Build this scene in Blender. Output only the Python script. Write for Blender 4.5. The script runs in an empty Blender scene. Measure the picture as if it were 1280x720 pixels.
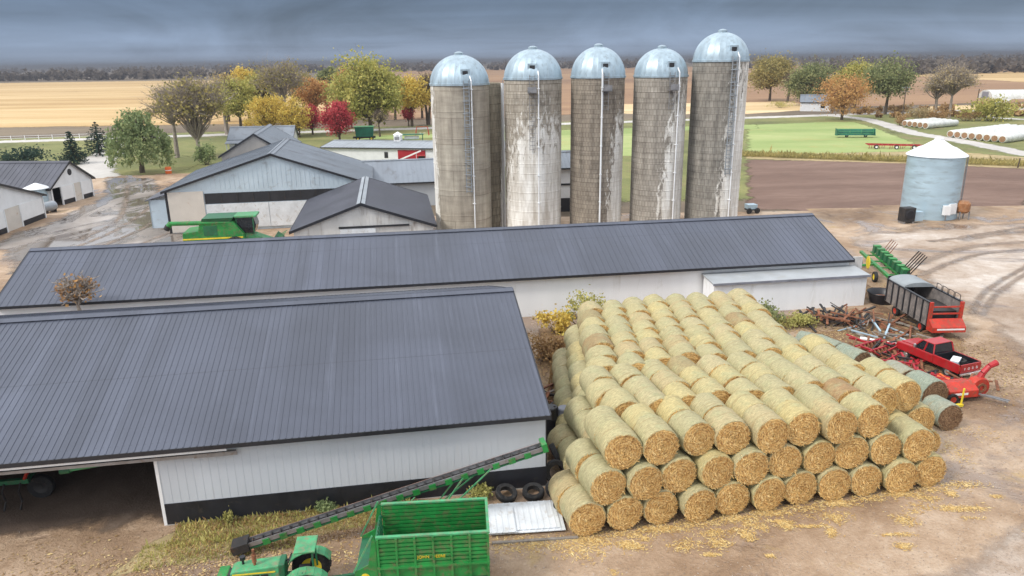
import bpy, bmesh, math, random
import numpy as np
from mathutils import Vector, Matrix
random.seed(7)
S = bpy.context.scene
COL = S.collection
R_ = math.radians
# ------------------------------------------------------------------ camera geometry (used to survey the site)
F, PITCH, ROLL, CAMH = 930., math.atan(285/930.), R_(0.8), 17.
def ray(px, py):
    u, v = px-640., 360.-py
    c, s = math.cos(ROLL), math.sin(ROLL)
    u, v = c*u+s*v, -s*u+c*v
    d = Vector((u, F*math.cos(PITCH)+v*math.sin(PITCH), -F*math.sin(PITCH)+v*math.cos(PITCH)))
    return d/d.y
def at(px, py, z=0.):
    d = ray(px, py); t = (z-CAMH)/d.z
    return Vector((d.x*t, t, z))
def dep(px, py, Y):
    d = ray(px, py); return Vector((d.x*Y, Y, CAMH+d.z*Y))

# ------------------------------------------------------------------ tagging
def tag(o, label=None, cat=None, group=None, kind=None):
    if label: o['label'] = label
    if cat: o['category'] = cat
    if group: o['group'] = group
    if kind: o['kind'] = kind
    return o
def thing(name, label, cat, loc=(0, 0, 0), rz=0., group=None):
    o = bpy.data.objects.new(name, None); COL.objects.link(o)
    o.location = loc; o.rotation_euler = (0, 0, rz); o.empty_display_size = .3
    return tag(o, label, cat, group)
def children(o): return [c for c in bpy.data.objects if c.parent is o]
def copy_tree(o, parent=None):
    c = o.copy(); COL.objects.link(c)
    if parent is not None: c.parent = parent
    for ch in children(o): copy_tree(ch, c)
    return c

# ------------------------------------------------------------------ mesh builder
class MB:
    def __init__(s): s.v = []; s.f = []; s.m = []
    def add(s, vs, fs, m=0):
        b = len(s.v); s.v += [tuple(p) for p in vs]
        s.f += [tuple(i+b for i in f) for f in fs]; s.m += [m]*len(fs); return s
    def obox(s, o, u, v, n, m=0):
        o, u, v, n = Vector(o), Vector(u), Vector(v), Vector(n)
        P = [o, o+u, o+u+v, o+v, o+n, o+u+n, o+u+v+n, o+v+n]
        fs = [(0, 3, 2, 1), (4, 5, 6, 7), (0, 1, 5, 4), (1, 2, 6, 5), (2, 3, 7, 6), (3, 0, 4, 7)]
        if u.cross(v).dot(n) < 0: fs = [tuple(reversed(f)) for f in fs]
        return s.add(P, fs, m)
    def box(s, x0, x1, y0, y1, z0, z1, m=0):
        return s.obox((x0, y0, z0), (x1-x0, 0, 0), (0, y1-y0, 0), (0, 0, z1-z0), m)
    def bar(s, a, b, w, h=None, m=0, up=(0, 0, 1)):
        a, b = Vector(a), Vector(b); h = h or w
        d = (b-a); dn = d.normalized(); up = Vector(up)
        if abs(dn.dot(up)) > .98: up = Vector((1, 0, 0))
        sd = dn.cross(up).normalized(); u2 = sd.cross(dn)
        return s.obox(a-sd*w/2-u2*h/2, sd*w, d, u2*h, m)
    def tube(s, a, b, r0, r1=None, n=10, m=0, cap=True):
        a, b = Vector(a), Vector(b); r1 = r0 if r1 is None else r1
        d = (b-a).normalized(); t = Vector((0, 0, 1)) if abs(d.z) < .9 else Vector((1, 0, 0))
        x = d.cross(t).normalized(); y = d.cross(x)
        P = []
        for c, r in ((a, r0), (b, r1)):
            for i in range(n):
                an = 2*math.pi*i/n; P.append(c+x*r*math.cos(an)+y*r*math.sin(an))
        fs = [(i, i+n, (i+1) % n+n, (i+1) % n) for i in range(n)]
        if cap: fs += [tuple(range(n)), tuple(reversed(range(n, 2*n)))]
        return s.add(P, fs, m)
    def path(s, pts, r, n=8, m=0):
        for i in range(len(pts)-1):
            r0 = r[i] if isinstance(r, (list, tuple)) else r
            r1 = r[i+1] if isinstance(r, (list, tuple)) else r
            s.tube(pts[i], pts[i+1], r0, r1, n, m)
        return s
    def lathe(s, prof, n=32, c=(0, 0, 0), axis='z', m=0, closed=False):
        c = Vector(c); P = []
        for (r, z) in prof:
            for i in range(n):
                a = 2*math.pi*i/n
                q = (r*math.cos(a), r*math.sin(a), z)
                if axis == 'x': q = (q[2], q[0], q[1])
                if axis == 'y': q = (q[1], q[2], q[0])
                P.append(c+Vector(q))
        fs = []; k = len(prof)
        for j in range(k if closed else k-1):
            j2 = (j+1) % k
            for i in range(n):
                fs.append((j*n+i, j*n+(i+1) % n, j2*n+(i+1) % n, j2*n+i))
        if not closed:
            if prof[0][0] > 1e-4: fs.append(tuple(reversed(range(n))))
            if prof[-1][0] > 1e-4: fs.append(tuple(range((k-1)*n, k*n)))
        return s.add(P, fs, m)
    def prism(s, poly, ext, m=0):
        P = [Vector(p) for p in poly]; e = Vector(ext); n = len(P)
        fs = [tuple(reversed(range(n))), tuple(range(n, 2*n))]+[(i, (i+1) % n, (i+1) % n+n, i+n) for i in range(n)]
        nn = (P[1]-P[0]).cross(P[2]-P[1])
        if nn.dot(e) < 0: fs = [tuple(reversed(f)) for f in fs]
        return s.add(P+[p+e for p in P], fs, m)
    def build(s, name, mats, parent=None, smooth=False, bevel=0., loc=None, sharp=35):
        me = bpy.data.meshes.new(name)
        me.from_pydata(s.v, [], s.f)
        mats = mats if isinstance(mats, (list, tuple)) else [mats]
        for mt in mats: me.materials.append(mt)
        me.polygons.foreach_set('material_index', s.m)
        if smooth:
            me.polygons.foreach_set('use_smooth', [True]*len(s.f))
            me.set_sharp_from_angle(angle=R_(sharp))
        me.update()
        o = bpy.data.objects.new(name, me); COL.objects.link(o)
        if parent is not None: o.parent = parent
        if loc is not None: o.location = loc
        if bevel:
            b = o.modifiers.new('bevel', 'BEVEL'); b.width = bevel; b.segments = 2; b.limit_method = 'ANGLE'
        return o

# ------------------------------------------------------------------ materials
def nt(m): return m.node_tree.nodes, m.node_tree.links
def ramp(N, stops, interp='LINEAR'):
    r = N.new('ShaderNodeValToRGB'); r.color_ramp.interpolation = interp
    e = r.color_ramp.elements
    while len(e) < len(stops): e.new(.5)
    for k, (p, c) in enumerate(stops):
        e[k].position = p; e[k].color = (*c, 1) if len(c) == 3 else c
    return r
def noise(N, L, vec, scale, detail=5, rough=.55, dist=0.):
    n = N.new('ShaderNodeTexNoise'); n.inputs['Scale'].default_value = scale
    n.inputs['Detail'].default_value = detail; n.inputs['Roughness'].default_value = rough
    n.inputs['Distortion'].default_value = dist
    if vec is not None: L.new(vec, n.inputs['Vector'])
    return n
def mixc(N, L, fac, a, b, mode='MIX'):
    n = N.new('ShaderNodeMix'); n.data_type = 'RGBA'; n.blend_type = mode
    for sock, v in ((n.inputs[0], fac), (n.inputs[6], a), (n.inputs[7], b)):
        if isinstance(v, (float, int)): sock.default_value = v
        elif isinstance(v, (tuple, list)): sock.default_value = (*v, 1) if len(v) == 3 else v
        else: L.new(v, sock)
    return n.outputs[2]
def math_(N, L, op, a, b=0., c=None, clamp=False):
    n = N.new('ShaderNodeMath'); n.operation = op; n.use_clamp = clamp
    for k, v in enumerate((a, b) if c is None else (a, b, c)):
        if isinstance(v, (float, int)): n.inputs[k].default_value = v
        else: L.new(v, n.inputs[k])
    return n.outputs[0]
def mapr(N, L, v, a, b, c=0., d=1., smooth=False):
    n = N.new('ShaderNodeMapRange'); n.inputs[1].default_value = a; n.inputs[2].default_value = b
    n.inputs[3].default_value = c; n.inputs[4].default_value = d
    if smooth: n.interpolation_type = 'SMOOTHSTEP'
    L.new(v, n.inputs[0]); return n.outputs[0]
def scaled(N, L, vec, sc, loc=(0, 0, 0)):
    n = N.new('ShaderNodeMapping'); n.inputs['Scale'].default_value = sc; n.inputs['Location'].default_value = loc
    L.new(vec, n.inputs['Vector']); return n.outputs[0]
def base(name):
    m = bpy.data.materials.new(name); m.use_nodes = True
    N, L = nt(m); b = N['Principled BSDF']
    tc = N.new('ShaderNodeTexCoord')
    return m, N, L, b, tc.outputs['Object']
def bump(N, L, b, h, strength=.3, dist=.05):
    n = N.new('ShaderNodeBump'); n.inputs['Strength'].default_value = strength; n.inputs['Distance'].default_value = dist
    L.new(h, n.inputs['Height']); L.new(n.outputs[0], b.inputs['Normal'])
def simple(name, col, rough=.6, metal=0., var=.25, scale=2., dirt=None, dirt_amt=.4, bmp=0., bscale=20., coat=0., stretch=(1, 1, 1)):
    """a worn surface: the colour varies by cloudy noise, with patches of dirt or rust"""
    m, N, L, b, v = base(name)
    v = scaled(N, L, v, stretch)
    n1 = noise(N, L, v, scale, 6)
    lo = tuple(c*(1-var) for c in col); hi = tuple(min(1, c*(1+var)) for c in col)
    r = ramp(N, [(.3, lo), (.7, hi)]); L.new(n1.outputs[0], r.inputs[0]); c = r.outputs[0]
    rr = mapr(N, L, n1.outputs[0], .3, .7, max(.02, rough-.1), min(1, rough+.1))
    if dirt:
        n2 = noise(N, L, v, scale*2.3, 8, .65, .4)
        k = mapr(N, L, n2.outputs[0], .62-dirt_amt*.3, .78-dirt_amt*.2)
        c = mixc(N, L, k, c, dirt)
    L.new(c, b.inputs['Base Color']); L.new(rr, b.inputs['Roughness']); b.inputs['Metallic'].default_value = metal
    b.inputs['Coat Weight'].default_value = coat
    if bmp:
        n3 = noise(N, L, v, bscale, 4); bump(N, L, b, n3.outputs[0], bmp, .02)
    return m
M = {}
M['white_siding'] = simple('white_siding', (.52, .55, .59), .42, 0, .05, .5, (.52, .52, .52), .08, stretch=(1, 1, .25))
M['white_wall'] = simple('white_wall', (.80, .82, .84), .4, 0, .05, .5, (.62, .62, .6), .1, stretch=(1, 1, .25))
M['old_siding'] = simple('old_siding', (.60, .59, .57), .6, 0, .12, .9, (.33, .29, .25), .3, stretch=(1, 1, .2))
M['blue_siding'] = simple('blue_siding', (.52, .61, .68), .4, .1, .1, .35, (.34, .36, .37), .2, stretch=(.35, 1, 1.2))
M['roof_slate'] = simple('roof_slate', (.092, .104, .140), .36, .1, .14, .2, (.075, .082, .105), .25, stretch=(1, .3, 1))

def roof_mat(name, col, rough):
    m, N, L, b, v = base(name)
    sx = N.new('ShaderNodeSeparateXYZ'); L.new(v, sx.inputs[0])
    pid = math_(N, L, 'FLOOR', math_(N, L, 'DIVIDE', sx.outputs[0], .98)); wn = N.new('ShaderNodeTexWhiteNoise'); wn.noise_dimensions = '1D'; L.new(pid, wn.inputs['W'])
    c = mixc(N, L, 1., col, mapr(N, L, wn.outputs[0], 0, 1, .90, 1.10), 'MULTIPLY')
    big = noise(N, L, v, .16, 4, .55, .4); c = mixc(N, L, 1., c, mapr(N, L, big.outputs[0], .3, .7, .80, 1.22), 'MULTIPLY')
    st = noise(N, L, scaled(N, L, v, (2.6, .10, .2)), 1.2, 6, .7); c = mixc(N, L, mapr(N, L, st.outputs[0], .56, .72, 0., .35), c, tuple(q*1.7+.02 for q in col))
    sc = math_(N, L, 'PINGPONG', sx.outputs[1], .45); ln = mapr(N, L, sc, .0, .02, 1., 0.)
    dots = math_(N, L, 'LESS_THAN', math_(N, L, 'PINGPONG', sx.outputs[0], .1225), .03)
    c = mixc(N, L, math_(N, L, 'MULTIPLY', math_(N, L, 'MULTIPLY', ln, dots), .6), c, (.03, .03, .035))
    lap = math_(N, L, 'LESS_THAN', math_(N, L, 'ABSOLUTE', math_(N, L, 'SUBTRACT', sx.outputs[1], 3.9)), .02); c = mixc(N, L, math_(N, L, 'MULTIPLY', lap, .5), c, (.03, .03, .04))
    L.new(c, b.inputs['Base Color']); L.new(mapr(N, L, big.outputs[0], .3, .7, rough-.09, rough+.12), b.inputs['Roughness']); b.inputs['Metallic'].default_value = .1
    w = noise(N, L, scaled(N, L, v, (1, .3, 1)), .8, 3); bump(N, L, b, w.outputs[0], .12, .08)
    return m
M['roof_slate'] = roof_mat('roof_slate', (.074, .083, .112), .38)
M['roof_dark'] = simple('roof_dark', (.075, .078, .098), .5, .05, .25, .4)
M['roof_grey'] = simple('roof_grey', (.19, .215, .25), .45, .15, .18, .3, (.11, .11, .12), .3, stretch=(1, .4, 1))
M['roof_pale'] = simple('roof_pale', (.32, .35, .38), .42, .3, .15, .4, (.22, .23, .24), .3)
M['trim_dark'] = simple('trim_dark', (.018, .019, .024), .45, 0, .2, 1.)
M['trim_white'] = simple('trim_white', (.75, .76, .77), .4, 0, .06, 1.)
M['black_band'] = simple('black_band', (.012, .013, .018), .5, 0, .3, 1.5, (.04, .035, .03), .15)
M['door_dark'] = simple('door_dark', (.02, .02, .024), .6, 0, .3, 1.)
M['beige_wall'] = simple('beige_wall', (.60, .55, .49), .6, 0, .08, .5, (.42, .26, .15), .05, stretch=(.5, 1, 1.6))
M['tan_gable'] = simple('tan_gable', (.42, .39, .36), .65, 0, .1, .5)
M['post_wood'] = simple('post_wood', (.16, .11, .07), .8, 0, .3, 3., bmp=.3)
M['grey_wood'] = simple('grey_wood', (.24, .21, .18), .8, 0, .3, 2., (.13, .10, .07), .3, stretch=(1, 1, .3))
M['green_paint'] = simple('green_paint', (.014, .21, .042), .5, 0, .28, 1.8, (.13, .13, .06), .42)
M['green_faded'] = simple('green_faded', (.055, .29, .125), .55, 0, .28, 2.2, (.18, .2, .11), .5)
M['green_dark'] = simple('green_dark', (.012, .12, .05), .5, 0, .25, 2., (.05, .05, .03), .3)
M['teal_green'] = simple('teal_green', (.008, .13, .08), .5, 0, .3, 1.)
M['yellow_paint'] = simple('yellow_paint', (.75, .58, .04), .45, 0, .15, 2., (.3, .22, .08), .2)
M['red_paint'] = simple('red_paint', (.38, .012, .016), .42, 0, .15, 1.4, (.22, .05, .04), .3, coat=.2)
M['red_orange'] = simple('red_orange', (.46, .03, .014), .55, 0, .25, 2.2, (.2, .075, .04), .45)
M['red_barn'] = simple('red_barn', (.36, .012, .022), .55, 0, .15, .5)
M['rust'] = simple('rust', (.22, .085, .04), .85, 0, .4, 3., (.09, .05, .035), .4, bmp=.3)
M['dark_steel'] = simple('dark_steel', (.04, .038, .038), .55, .4, .35, 2., (.12, .06, .035), .2)
M['grey_steel'] = simple('grey_steel', (.30, .30, .31), .45, .6, .2, 2., (.2, .14, .1), .2)
M['galv'] = simple('galv', (.44, .58, .67), .42, .35, .14, .5, (.33, .42, .47), .3, stretch=(.6, .6, 3.))
M['galv_white'] = simple('galv_white', (.80, .82, .84), .4, .1, .06, 1.)
M['lean_roof'] = simple('lean_roof', (.36, .38, .395), .5, .1, .12, .8, (.34, .34, .33), .3)
M['sheet_white'] = simple('sheet_white', (.70, .73, .76), .4, .1, .12, 1.2, (.48, .45, .41), .25)
M['dome'] = simple('dome', (.37, .465, .53), .45, .4, .22, 1.3, (.26, .31, .34), .35, stretch=(1, 1, .3))
M['rubber'] = simple('rubber', (.014, .014, .015), .75, 0, .35, 3., (.06, .05, .04), .3, bmp=.3)
M['black_plastic'] = simple('black_plastic', (.012, .012, .016), .4, 0, .3, 2.)
M['grey_plastic'] = simple('grey_plastic', (.22, .23, .27), .45, 0, .2, 2.)
M['glass'] = simple('glass', (.012, .015, .02), .08, 0, .2, 1.)
M['chrome'] = simple('chrome', (.72, .72, .72), .2, .8, .06, 1.)
M['white_paint'] = simple('white_paint', (.78, .78, .78), .4, 0, .05, 1.)
M['pale_canvas'] = simple('pale_canvas', (.25, .275, .29), .5, 0, .15, 1.5, (.33, .36, .36), .2)
M['concrete'] = simple('concrete', (.36, .34, .31), .85, 0, .2, 1., (.22, .19, .16), .3, bmp=.2)
M['orange'] = simple('orange', (.7, .14, .02), .5, 0, .15, 2.)
M['wagon_side'] = simple('wagon_side', (.17, .15, .14), .7, 0, .35, 1.5, (.3, .25, .22), .35)
M['plastic_wrap'] = simple('plastic_wrap', (.62, .63, .60), .4, 0, .16, .8, (.42, .40, .35), .35)
M['brown_tank'] = simple('brown_tank', (.30, .13, .05), .6, 0, .3, 2., (.4, .3, .2), .3)
M['bark'] = simple('bark', (.10, .075, .055), .9, 0, .35, 2., bmp=.4)
M['bark_grey'] = simple('bark_grey', (.30, .255, .215), .9, 0, .3, 2., bmp=.4)
M['soil_heap'] = simple('soil_heap', (.2, .1, .05), .9, 0, .35, 1., (.11, .075, .05), .4, bmp=.6, bscale=8)

def bale_wrap_mat(name, tints, band):
    m, N, L, b, v = base(name)
    oi = N.new('ShaderNodeObjectInfo')
    r = ramp(N, tints); L.new(oi.outputs['Random'], r.inputs[0])
    off = N.new('ShaderNodeVectorMath'); off.operation = 'ADD'; L.new(v, off.inputs[0])
    sc = N.new('ShaderNodeVectorMath'); sc.operation = 'SCALE'; L.new(oi.outputs['Random'], sc.inputs['Scale']); sc.inputs[0].default_value = (31, 47, 19)
    L.new(sc.outputs[0], off.inputs[1]); vv = off.outputs[0]
    big = noise(N, L, vv, 1.6, 5, .6); tw = noise(N, L, scaled(N, L, vv, (.4, 9, .4)), 1.3, 2, .5)
    g = mapr(N, L, big.outputs[0], .48, .75, 0., .8)
    c = mixc(N, L, g, r.outputs[0], band)                      # green cast in patches
    fine = noise(N, L, scaled(N, L, vv, (3, 26, 3)), 2.2, 5, .7, .3)     # rings left by the net
    k = mapr(N, L, fine.outputs[0], .34, .66, .42, 1.22)
    c = mixc(N, L, 1., c, k, 'MULTIPLY')
    c = mixc(N, L, mapr(N, L, tw.outputs[0], .60, .66, 0., .45), c, (.27, .19, .085))
    st = noise(N, L, scaled(N, L, vv, (14, 4, 14)), 6., 3, .8)
    k2 = mapr(N, L, st.outputs[0], .60, .70, 0., .55)
    c = mixc(N, L, k2, c, (.36, .20, .07))
    L.new(c, b.inputs['Base Color']); b.inputs['Roughness'].default_value = .62
    b.inputs['Specular IOR Level'].default_value = .25
    ad = math_(N, L, 'ADD', fine.outputs[0], math_(N, L, 'MULTIPLY', st.outputs[0], .6))
    bump(N, L, b, ad, .55, .04)
    return m
YT = [(0, (.57, .475, .225)), (.25, (.52, .45, .24)), (.5, (.46, .415, .235)), (.75, (.52, .445, .255)), (.9, (.50, .40, .215)), (.94, (.37, .30, .155)), (1, (.40, .24, .12))]
M['net_wrap'] = bale_wrap_mat('net_wrap', YT, (.42, .425, .235))
OT = [(0, (.34, .36, .27)), (.5, (.30, .35, .28)), (1, (.38, .37, .28))]
M['old_wrap'] = bale_wrap_mat('old_wrap', OT, (.26, .34, .28))
def straw_mat(name, lo, mid, hi):
    m, N, L, b, v = base(name)
    oi = N.new('ShaderNodeObjectInfo')
    sc = N.new('ShaderNodeVectorMath'); sc.operation = 'SCALE'; L.new(oi.outputs['Random'], sc.inputs['Scale']); sc.inputs[0].default_value = (9, 17, 13)
    off = N.new('ShaderNodeVectorMath'); off.operation = 'ADD'; L.new(v, off.inputs[0]); L.new(sc.outputs[0], off.inputs[1])
    n1 = noise(N, L, off.outputs[0], 7.5, 6, .8, 1.4)
    n2 = noise(N, L, off.outputs[0], 34., 3, .7, .6)
    sx = N.new('ShaderNodeSeparateXYZ'); L.new(v, sx.inputs[0])
    rad = math_(N, L, 'SQRT', math_(N, L, 'ADD', math_(N, L, 'MULTIPLY', sx.outputs[0], sx.outputs[0]), math_(N, L, 'MULTIPLY', sx.outputs[2], sx.outputs[2])))
    wob = math_(N, L, 'ADD', rad, math_(N, L, 'MULTIPLY', n1.outputs[0], .16))
    ring = math_(N, L, 'SINE', math_(N, L, 'MULTIPLY', wob, 62.))
    h = math_(N, L, 'ADD', math_(N, L, 'MULTIPLY', ring, .075), math_(N, L, 'ADD', math_(N, L, 'MULTIPLY', n1.outputs[0], .6), math_(N, L, 'MULTIPLY', n2.outputs[0], .5)))
    r = ramp(N, [(.38, lo), (.50, mid), (.60, hi), (.70, tuple(min(1, c*1.25) for c in hi))]); L.new(h, r.inputs[0])
    L.new(r.outputs[0], b.inputs['Base Color']); b.inputs['Roughness'].default_value = .75
    bump(N, L, b, h, .9, .08)
    return m
M['straw_end'] = straw_mat('straw_end', (.20, .08, .022), (.62, .35, .105), (.84, .60, .25))
M['old_straw'] = straw_mat('old_straw', (.07, .035, .018), (.22, .11, .05), (.36, .22, .12))
def litter_mat(name, stops):
    m, N, L, b, v = base(name)
    g = N.new('ShaderNodeNewGeometry'); r = ramp(N, stops); L.new(g.outputs['Random Per Island'], r.inputs[0])
    L.new(r.outputs[0], b.inputs['Base Color']); b.inputs['Roughness'].default_value = .8
    return m
M['straw_litter'] = litter_mat('straw_litter', [(0, (.42, .24, .07)), (.5, (.62, .42, .15)), (1, (.75, .6, .3))])
M['end_stalks'] = litter_mat('end_stalks', [(0, (.24, .11, .035)), (.3, (.58, .33, .11)), (.65, (.78, .50, .17)), (1, (.88, .68, .34))])
M['old_stalks'] = litter_mat('old_stalks', [(0, (.12, .06, .03)), (.6, (.28, .16, .08)), (1, (.42, .28, .15))])
def leaf_mat(name, stops, trans=.3):
    m, N, L, b, v = base(name)
    g = N.new('ShaderNodeNewGeometry'); r = ramp(N, stops)
    n = noise(N, L, v, .35, 3)
    f = math_(N, L, 'ADD', math_(N, L, 'MULTIPLY', g.outputs['Random Per Island'], .55), math_(N, L, 'SUBTRACT', math_(N, L, 'MULTIPLY', n.outputs[0], 1.1), .32), clamp=True)
    L.new(f, r.inputs[0]); L.new(r.outputs[0], b.inputs['Base Color']); b.inputs['Roughness'].default_value = .7
    b.inputs['Specular IOR Level'].default_value = .2
    t = N.new('ShaderNodeBsdfTranslucent'); L.new(r.outputs[0], t.inputs[0])
    mx = N.new('ShaderNodeMixShader'); mx.inputs[0].default_value = trans
    L.new(b.outputs[0], mx.inputs[1]); L.new(t.outputs[0], mx.inputs[2])
    L.new(mx.outputs[0], N['Material Output'].inputs[0])
    return m
LF = dict(
    yellowgreen=[(0, (.12, .13, .04)), (.5, (.27, .26, .075)), (1, (.44, .37, .12))],
    yellow=[(0, (.22, .16, .04)), (.5, (.44, .32, .07)), (1, (.58, .45, .13))],
    orange=[(0, (.18, .09, .04)), (.5, (.36, .20, .075)), (1, (.48, .33, .15))],
    red=[(0, (.18, .02, .03)), (.5, (.42, .05, .065)), (1, (.56, .16, .15))],
    willow=[(0, (.07, .10, .05)), (.5, (.16, .20, .09)), (1, (.27, .29, .13))],
    conifer=[(0, (.012, .028, .022)), (.5, (.03, .06, .045)), (1, (.06, .10, .07))],
    brown=[(0, (.19, .15, .09)), (.5, (.28, .22, .12)), (1, (.40, .33, .18))],
    green=[(0, (.07, .085, .04)), (.5, (.15, .17, .075)), (1, (.28, .27, .12))],
    olive=[(0, (.13, .12, .06)), (.5, (.22, .19, .07)), (1, (.38, .30, .12))],
    weed=[(0, (.13, .13, .04)), (.5, (.25, .24, .08)), (1, (.42, .36, .14))],
    deadweed=[(0, (.10, .06, .03)), (.5, (.24, .15, .07)), (1, (.38, .27, .13))],
    woods=[(0, (.10, .085, .075)), (.5, (.155, .13, .11)), (1, (.23, .19, .14))])
for k, v in LF.items():
    g_ = {'conifer': 1.2, 'woods': 1., 'red': 1.25, 'weed': 1.7, 'deadweed': 1.7}.get(k, 1.6)
    M['leaf_'+k] = leaf_mat('leaf_'+k, [(p, tuple(min(.8, c*g_) for c in q)) for p, q in v], .35)

# ---- ground covers: every one a sheet with a ragged, thinning border
def ground_mat(name, stops, scale, fine=1.2, rough=.9, bmp=.4, wet=None, stretch=(1, 1, 1), tuft=None, edge=True, warp=1., fade=.15):
    m, N, L, b, v = base(name)
    vs = scaled(N, L, v, stretch)
    a = noise(N, L, vs, scale, 7, .6, warp); f = noise(N, L, vs, fine, 8, .7, .5); ff = noise(N, L, v, fine*9, 4, .7)
    h = math_(N, L, 'ADD', math_(N, L, 'MULTIPLY', a.outputs[0], .62), math_(N, L, 'ADD', math_(N, L, 'MULTIPLY', f.outputs[0], .26), math_(N, L, 'MULTIPLY', ff.outputs[0], .14)))
    r = ramp(N, stops); L.new(h, r.inputs[0]); c = r.outputs[0]
    if tuft:
        q = noise(N, L, v, tuft[1], 6, .7, .3); c = mixc(N, L, mapr(N, L, q.outputs[0], tuft[2], tuft[2]+.12), c, tuft[0])
    b.inputs['Roughness'].default_value = rough
    if wet:
        w = noise(N, L, scaled(N, L, v, wet.get('stretch', (1, 1, 1))), wet['scale'], 6, .6, wet.get('dist', .8))
        k = mapr(N, L, w.outputs[0], wet['t'], wet['t']+wet.get('soft', .07))
        L.new(mapr(N, L, k, 0., 1., rough, wet['rough']), b.inputs['Roughness'])
        c = mixc(N, L, math_(N, L, 'MULTIPLY', k, .75), c, wet['col'])
        bh = math_(N, L, 'MULTIPLY', math_(N, L, 'ADD', f.outputs[0], ff.outputs[0]), math_(N, L, 'SUBTRACT', 1., k))
    else: bh = math_(N, L, 'ADD', f.outputs[0], ff.outputs[0])
    L.new(c, b.inputs['Base Color'])
    bump(N, L, b, bh, bmp, .12)
    if edge:
        at_ = N.new('ShaderNodeAttribute'); at_.attribute_name = 'edge'
        en = noise(N, L, v, edge if isinstance(edge, float) else .6, 6, .65)
        s = math_(N, L, 'ADD', at_.outputs['Fac'], math_(N, L, 'MULTIPLY', math_(N, L, 'SUBTRACT', en.outputs[0], .5), 1.6))
        al = mapr(N, L, s, .5-fade, .5+fade+(fade > .3)*.5)
        L.new(al, b.inputs['Alpha'])
    return m

def dist_field(Q, P, closed):
    """distance from points Q to a line of points P, signed (inside positive) when closed"""
    best = np.full(len(Q), 1e18); ins = np.zeros(len(Q), bool); n = len(P)
    for i in range(n if closed else n-1):
        a, b = P[i], P[(i+1) % n]; d = b-a; L2 = max(1e-9, d@d)
        t = np.clip(((Q-a)@d)/L2, 0, 1); best = np.minimum(best, ((Q-a-t[:, None]*d)**2).sum(1))
        if closed:
            c = (a[1] > Q[:, 1]) != (b[1] > Q[:, 1])
            if abs(d[1]) > 1e-12: ins ^= c & (Q[:, 0] < d[0]*(Q[:, 1]-a[1])/d[1]+a[0])
    r = np.sqrt(best)
    return np.where(ins, r, -r) if closed else r
def field_mesh(name, P, z, mat, soft, res, width=None):
    P = np.array([tuple(p)[:2] for p in P], float); pad = (width or 0)/2+res
    lo, hi = P.min(0)-pad, P.max(0)+pad; nx, ny = int((hi[0]-lo[0])/res)+2, int((hi[1]-lo[1])/res)+2
    X, Y = np.meshgrid(lo[0]+np.arange(nx)*res, lo[1]+np.arange(ny)*res); Q = np.stack([X.ravel(), Y.ravel()], 1)
    s = dist_field(Q, P, True) if width is None else width/2-dist_field(Q, P, False)
    e = np.clip(s/soft, 0, 1); g = (s > 0).reshape(ny, nx); c = g[:-1, :-1] | g[1:, :-1] | g[:-1, 1:] | g[1:, 1:]
    jj, ii = np.nonzero(c); q = jj*nx+ii; F4 = np.stack([q, q+1, q+nx+1, q+nx], 1)
    used, inv = np.unique(F4, return_inverse=True); F4 = inv.reshape(-1, 4)
    me = bpy.data.meshes.new(name); me.from_pydata(np.column_stack([Q[used], np.zeros(len(used))]).tolist(), [], F4.tolist()); me.materials.append(mat)
    at_ = me.attributes.new('edge', 'FLOAT', 'POINT'); at_.data.foreach_set('value', e[used].astype(np.float32))
    o = bpy.data.objects.new(name, me); COL.objects.link(o); o.location.z = z
    return tag(o, kind='structure')
def sheet(name, poly, z, mat, soft=1., jitter=.3, step=None, seed=1):
    P = [tuple(p)[:2] for p in poly]; ext = max(max(q[k] for q in P)-min(q[k] for q in P) for k in (0, 1))
    return field_mesh(name, P, z, mat, soft, max(soft*.45, ext/260))
def strip(name, pts, w, z, mat, seed=1, soft=None):
    """a road or wheel track: a band along a smooth line, thinning at its borders"""
    P = [Vector(tuple(p)[:2]) for p in pts]; Q = []
    for i in range(len(P)-1):
        p0, p1, p2, p3 = P[max(0, i-1)], P[i], P[i+1], P[min(len(P)-1, i+2)]
        for k in range(8):
            t = k/8.
            Q.append(.5*((2*p1)+(p2-p0)*t+(2*p0-5*p1+4*p2-p3)*t*t+(3*p1-p0-3*p2+p3)*t**3))
    Q.append(P[-1])
    return field_mesh(name, Q, z, mat, soft or w*.3, w/5, w)
# ------------------------------------------------------------------ buildings
def wall(mb, a, b, z0, z1, holes=(), th=.14, rib=0., inset=0., m=0):
    a, b = Vector(a), Vector(b); d = (b-a).normalized(); nin = Vector((-d.y, d.x))   # outside lies to the right of a->b
    L = (b-a).length; s_lo, s_hi = inset, L-inset
    cuts = sorted({s_lo, s_hi, *[h[0] for h in holes], *[h[1] for h in holes]})
    def put(s0, s1, h0, h1):
        p = a+d*s0
        mb.obox((p.x, p.y, h0), (d*(s1-s0)).to_3d(), (nin*th).to_3d(), (0, 0, h1-h0), m)
        if rib:
            k = math.ceil(s0/rib)
            while k*rib < s1-.05:
                q = a+d*(k*rib)-nin*.017
                mb.obox((q.x+nin.x*.01, q.y+nin.y*.01, h0+.002), (d*.03).to_3d(), (nin*.013).to_3d(), (0, 0, h1-h0-.004), m); k += 1
    for s0, s1 in zip(cuts, cuts[1:]):
        mid = (s0+s1)/2; hs = [h for h in holes if h[0] <= mid <= h[1]]
        if not hs: put(s0, s1, z0, z1)
        else:
            h = hs[0]
            if h[2] > z0+.01: put(s0, s1, z0, h[2])
            if h[3] < z1-.01: put(s0, s1, h[3], z1)
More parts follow.
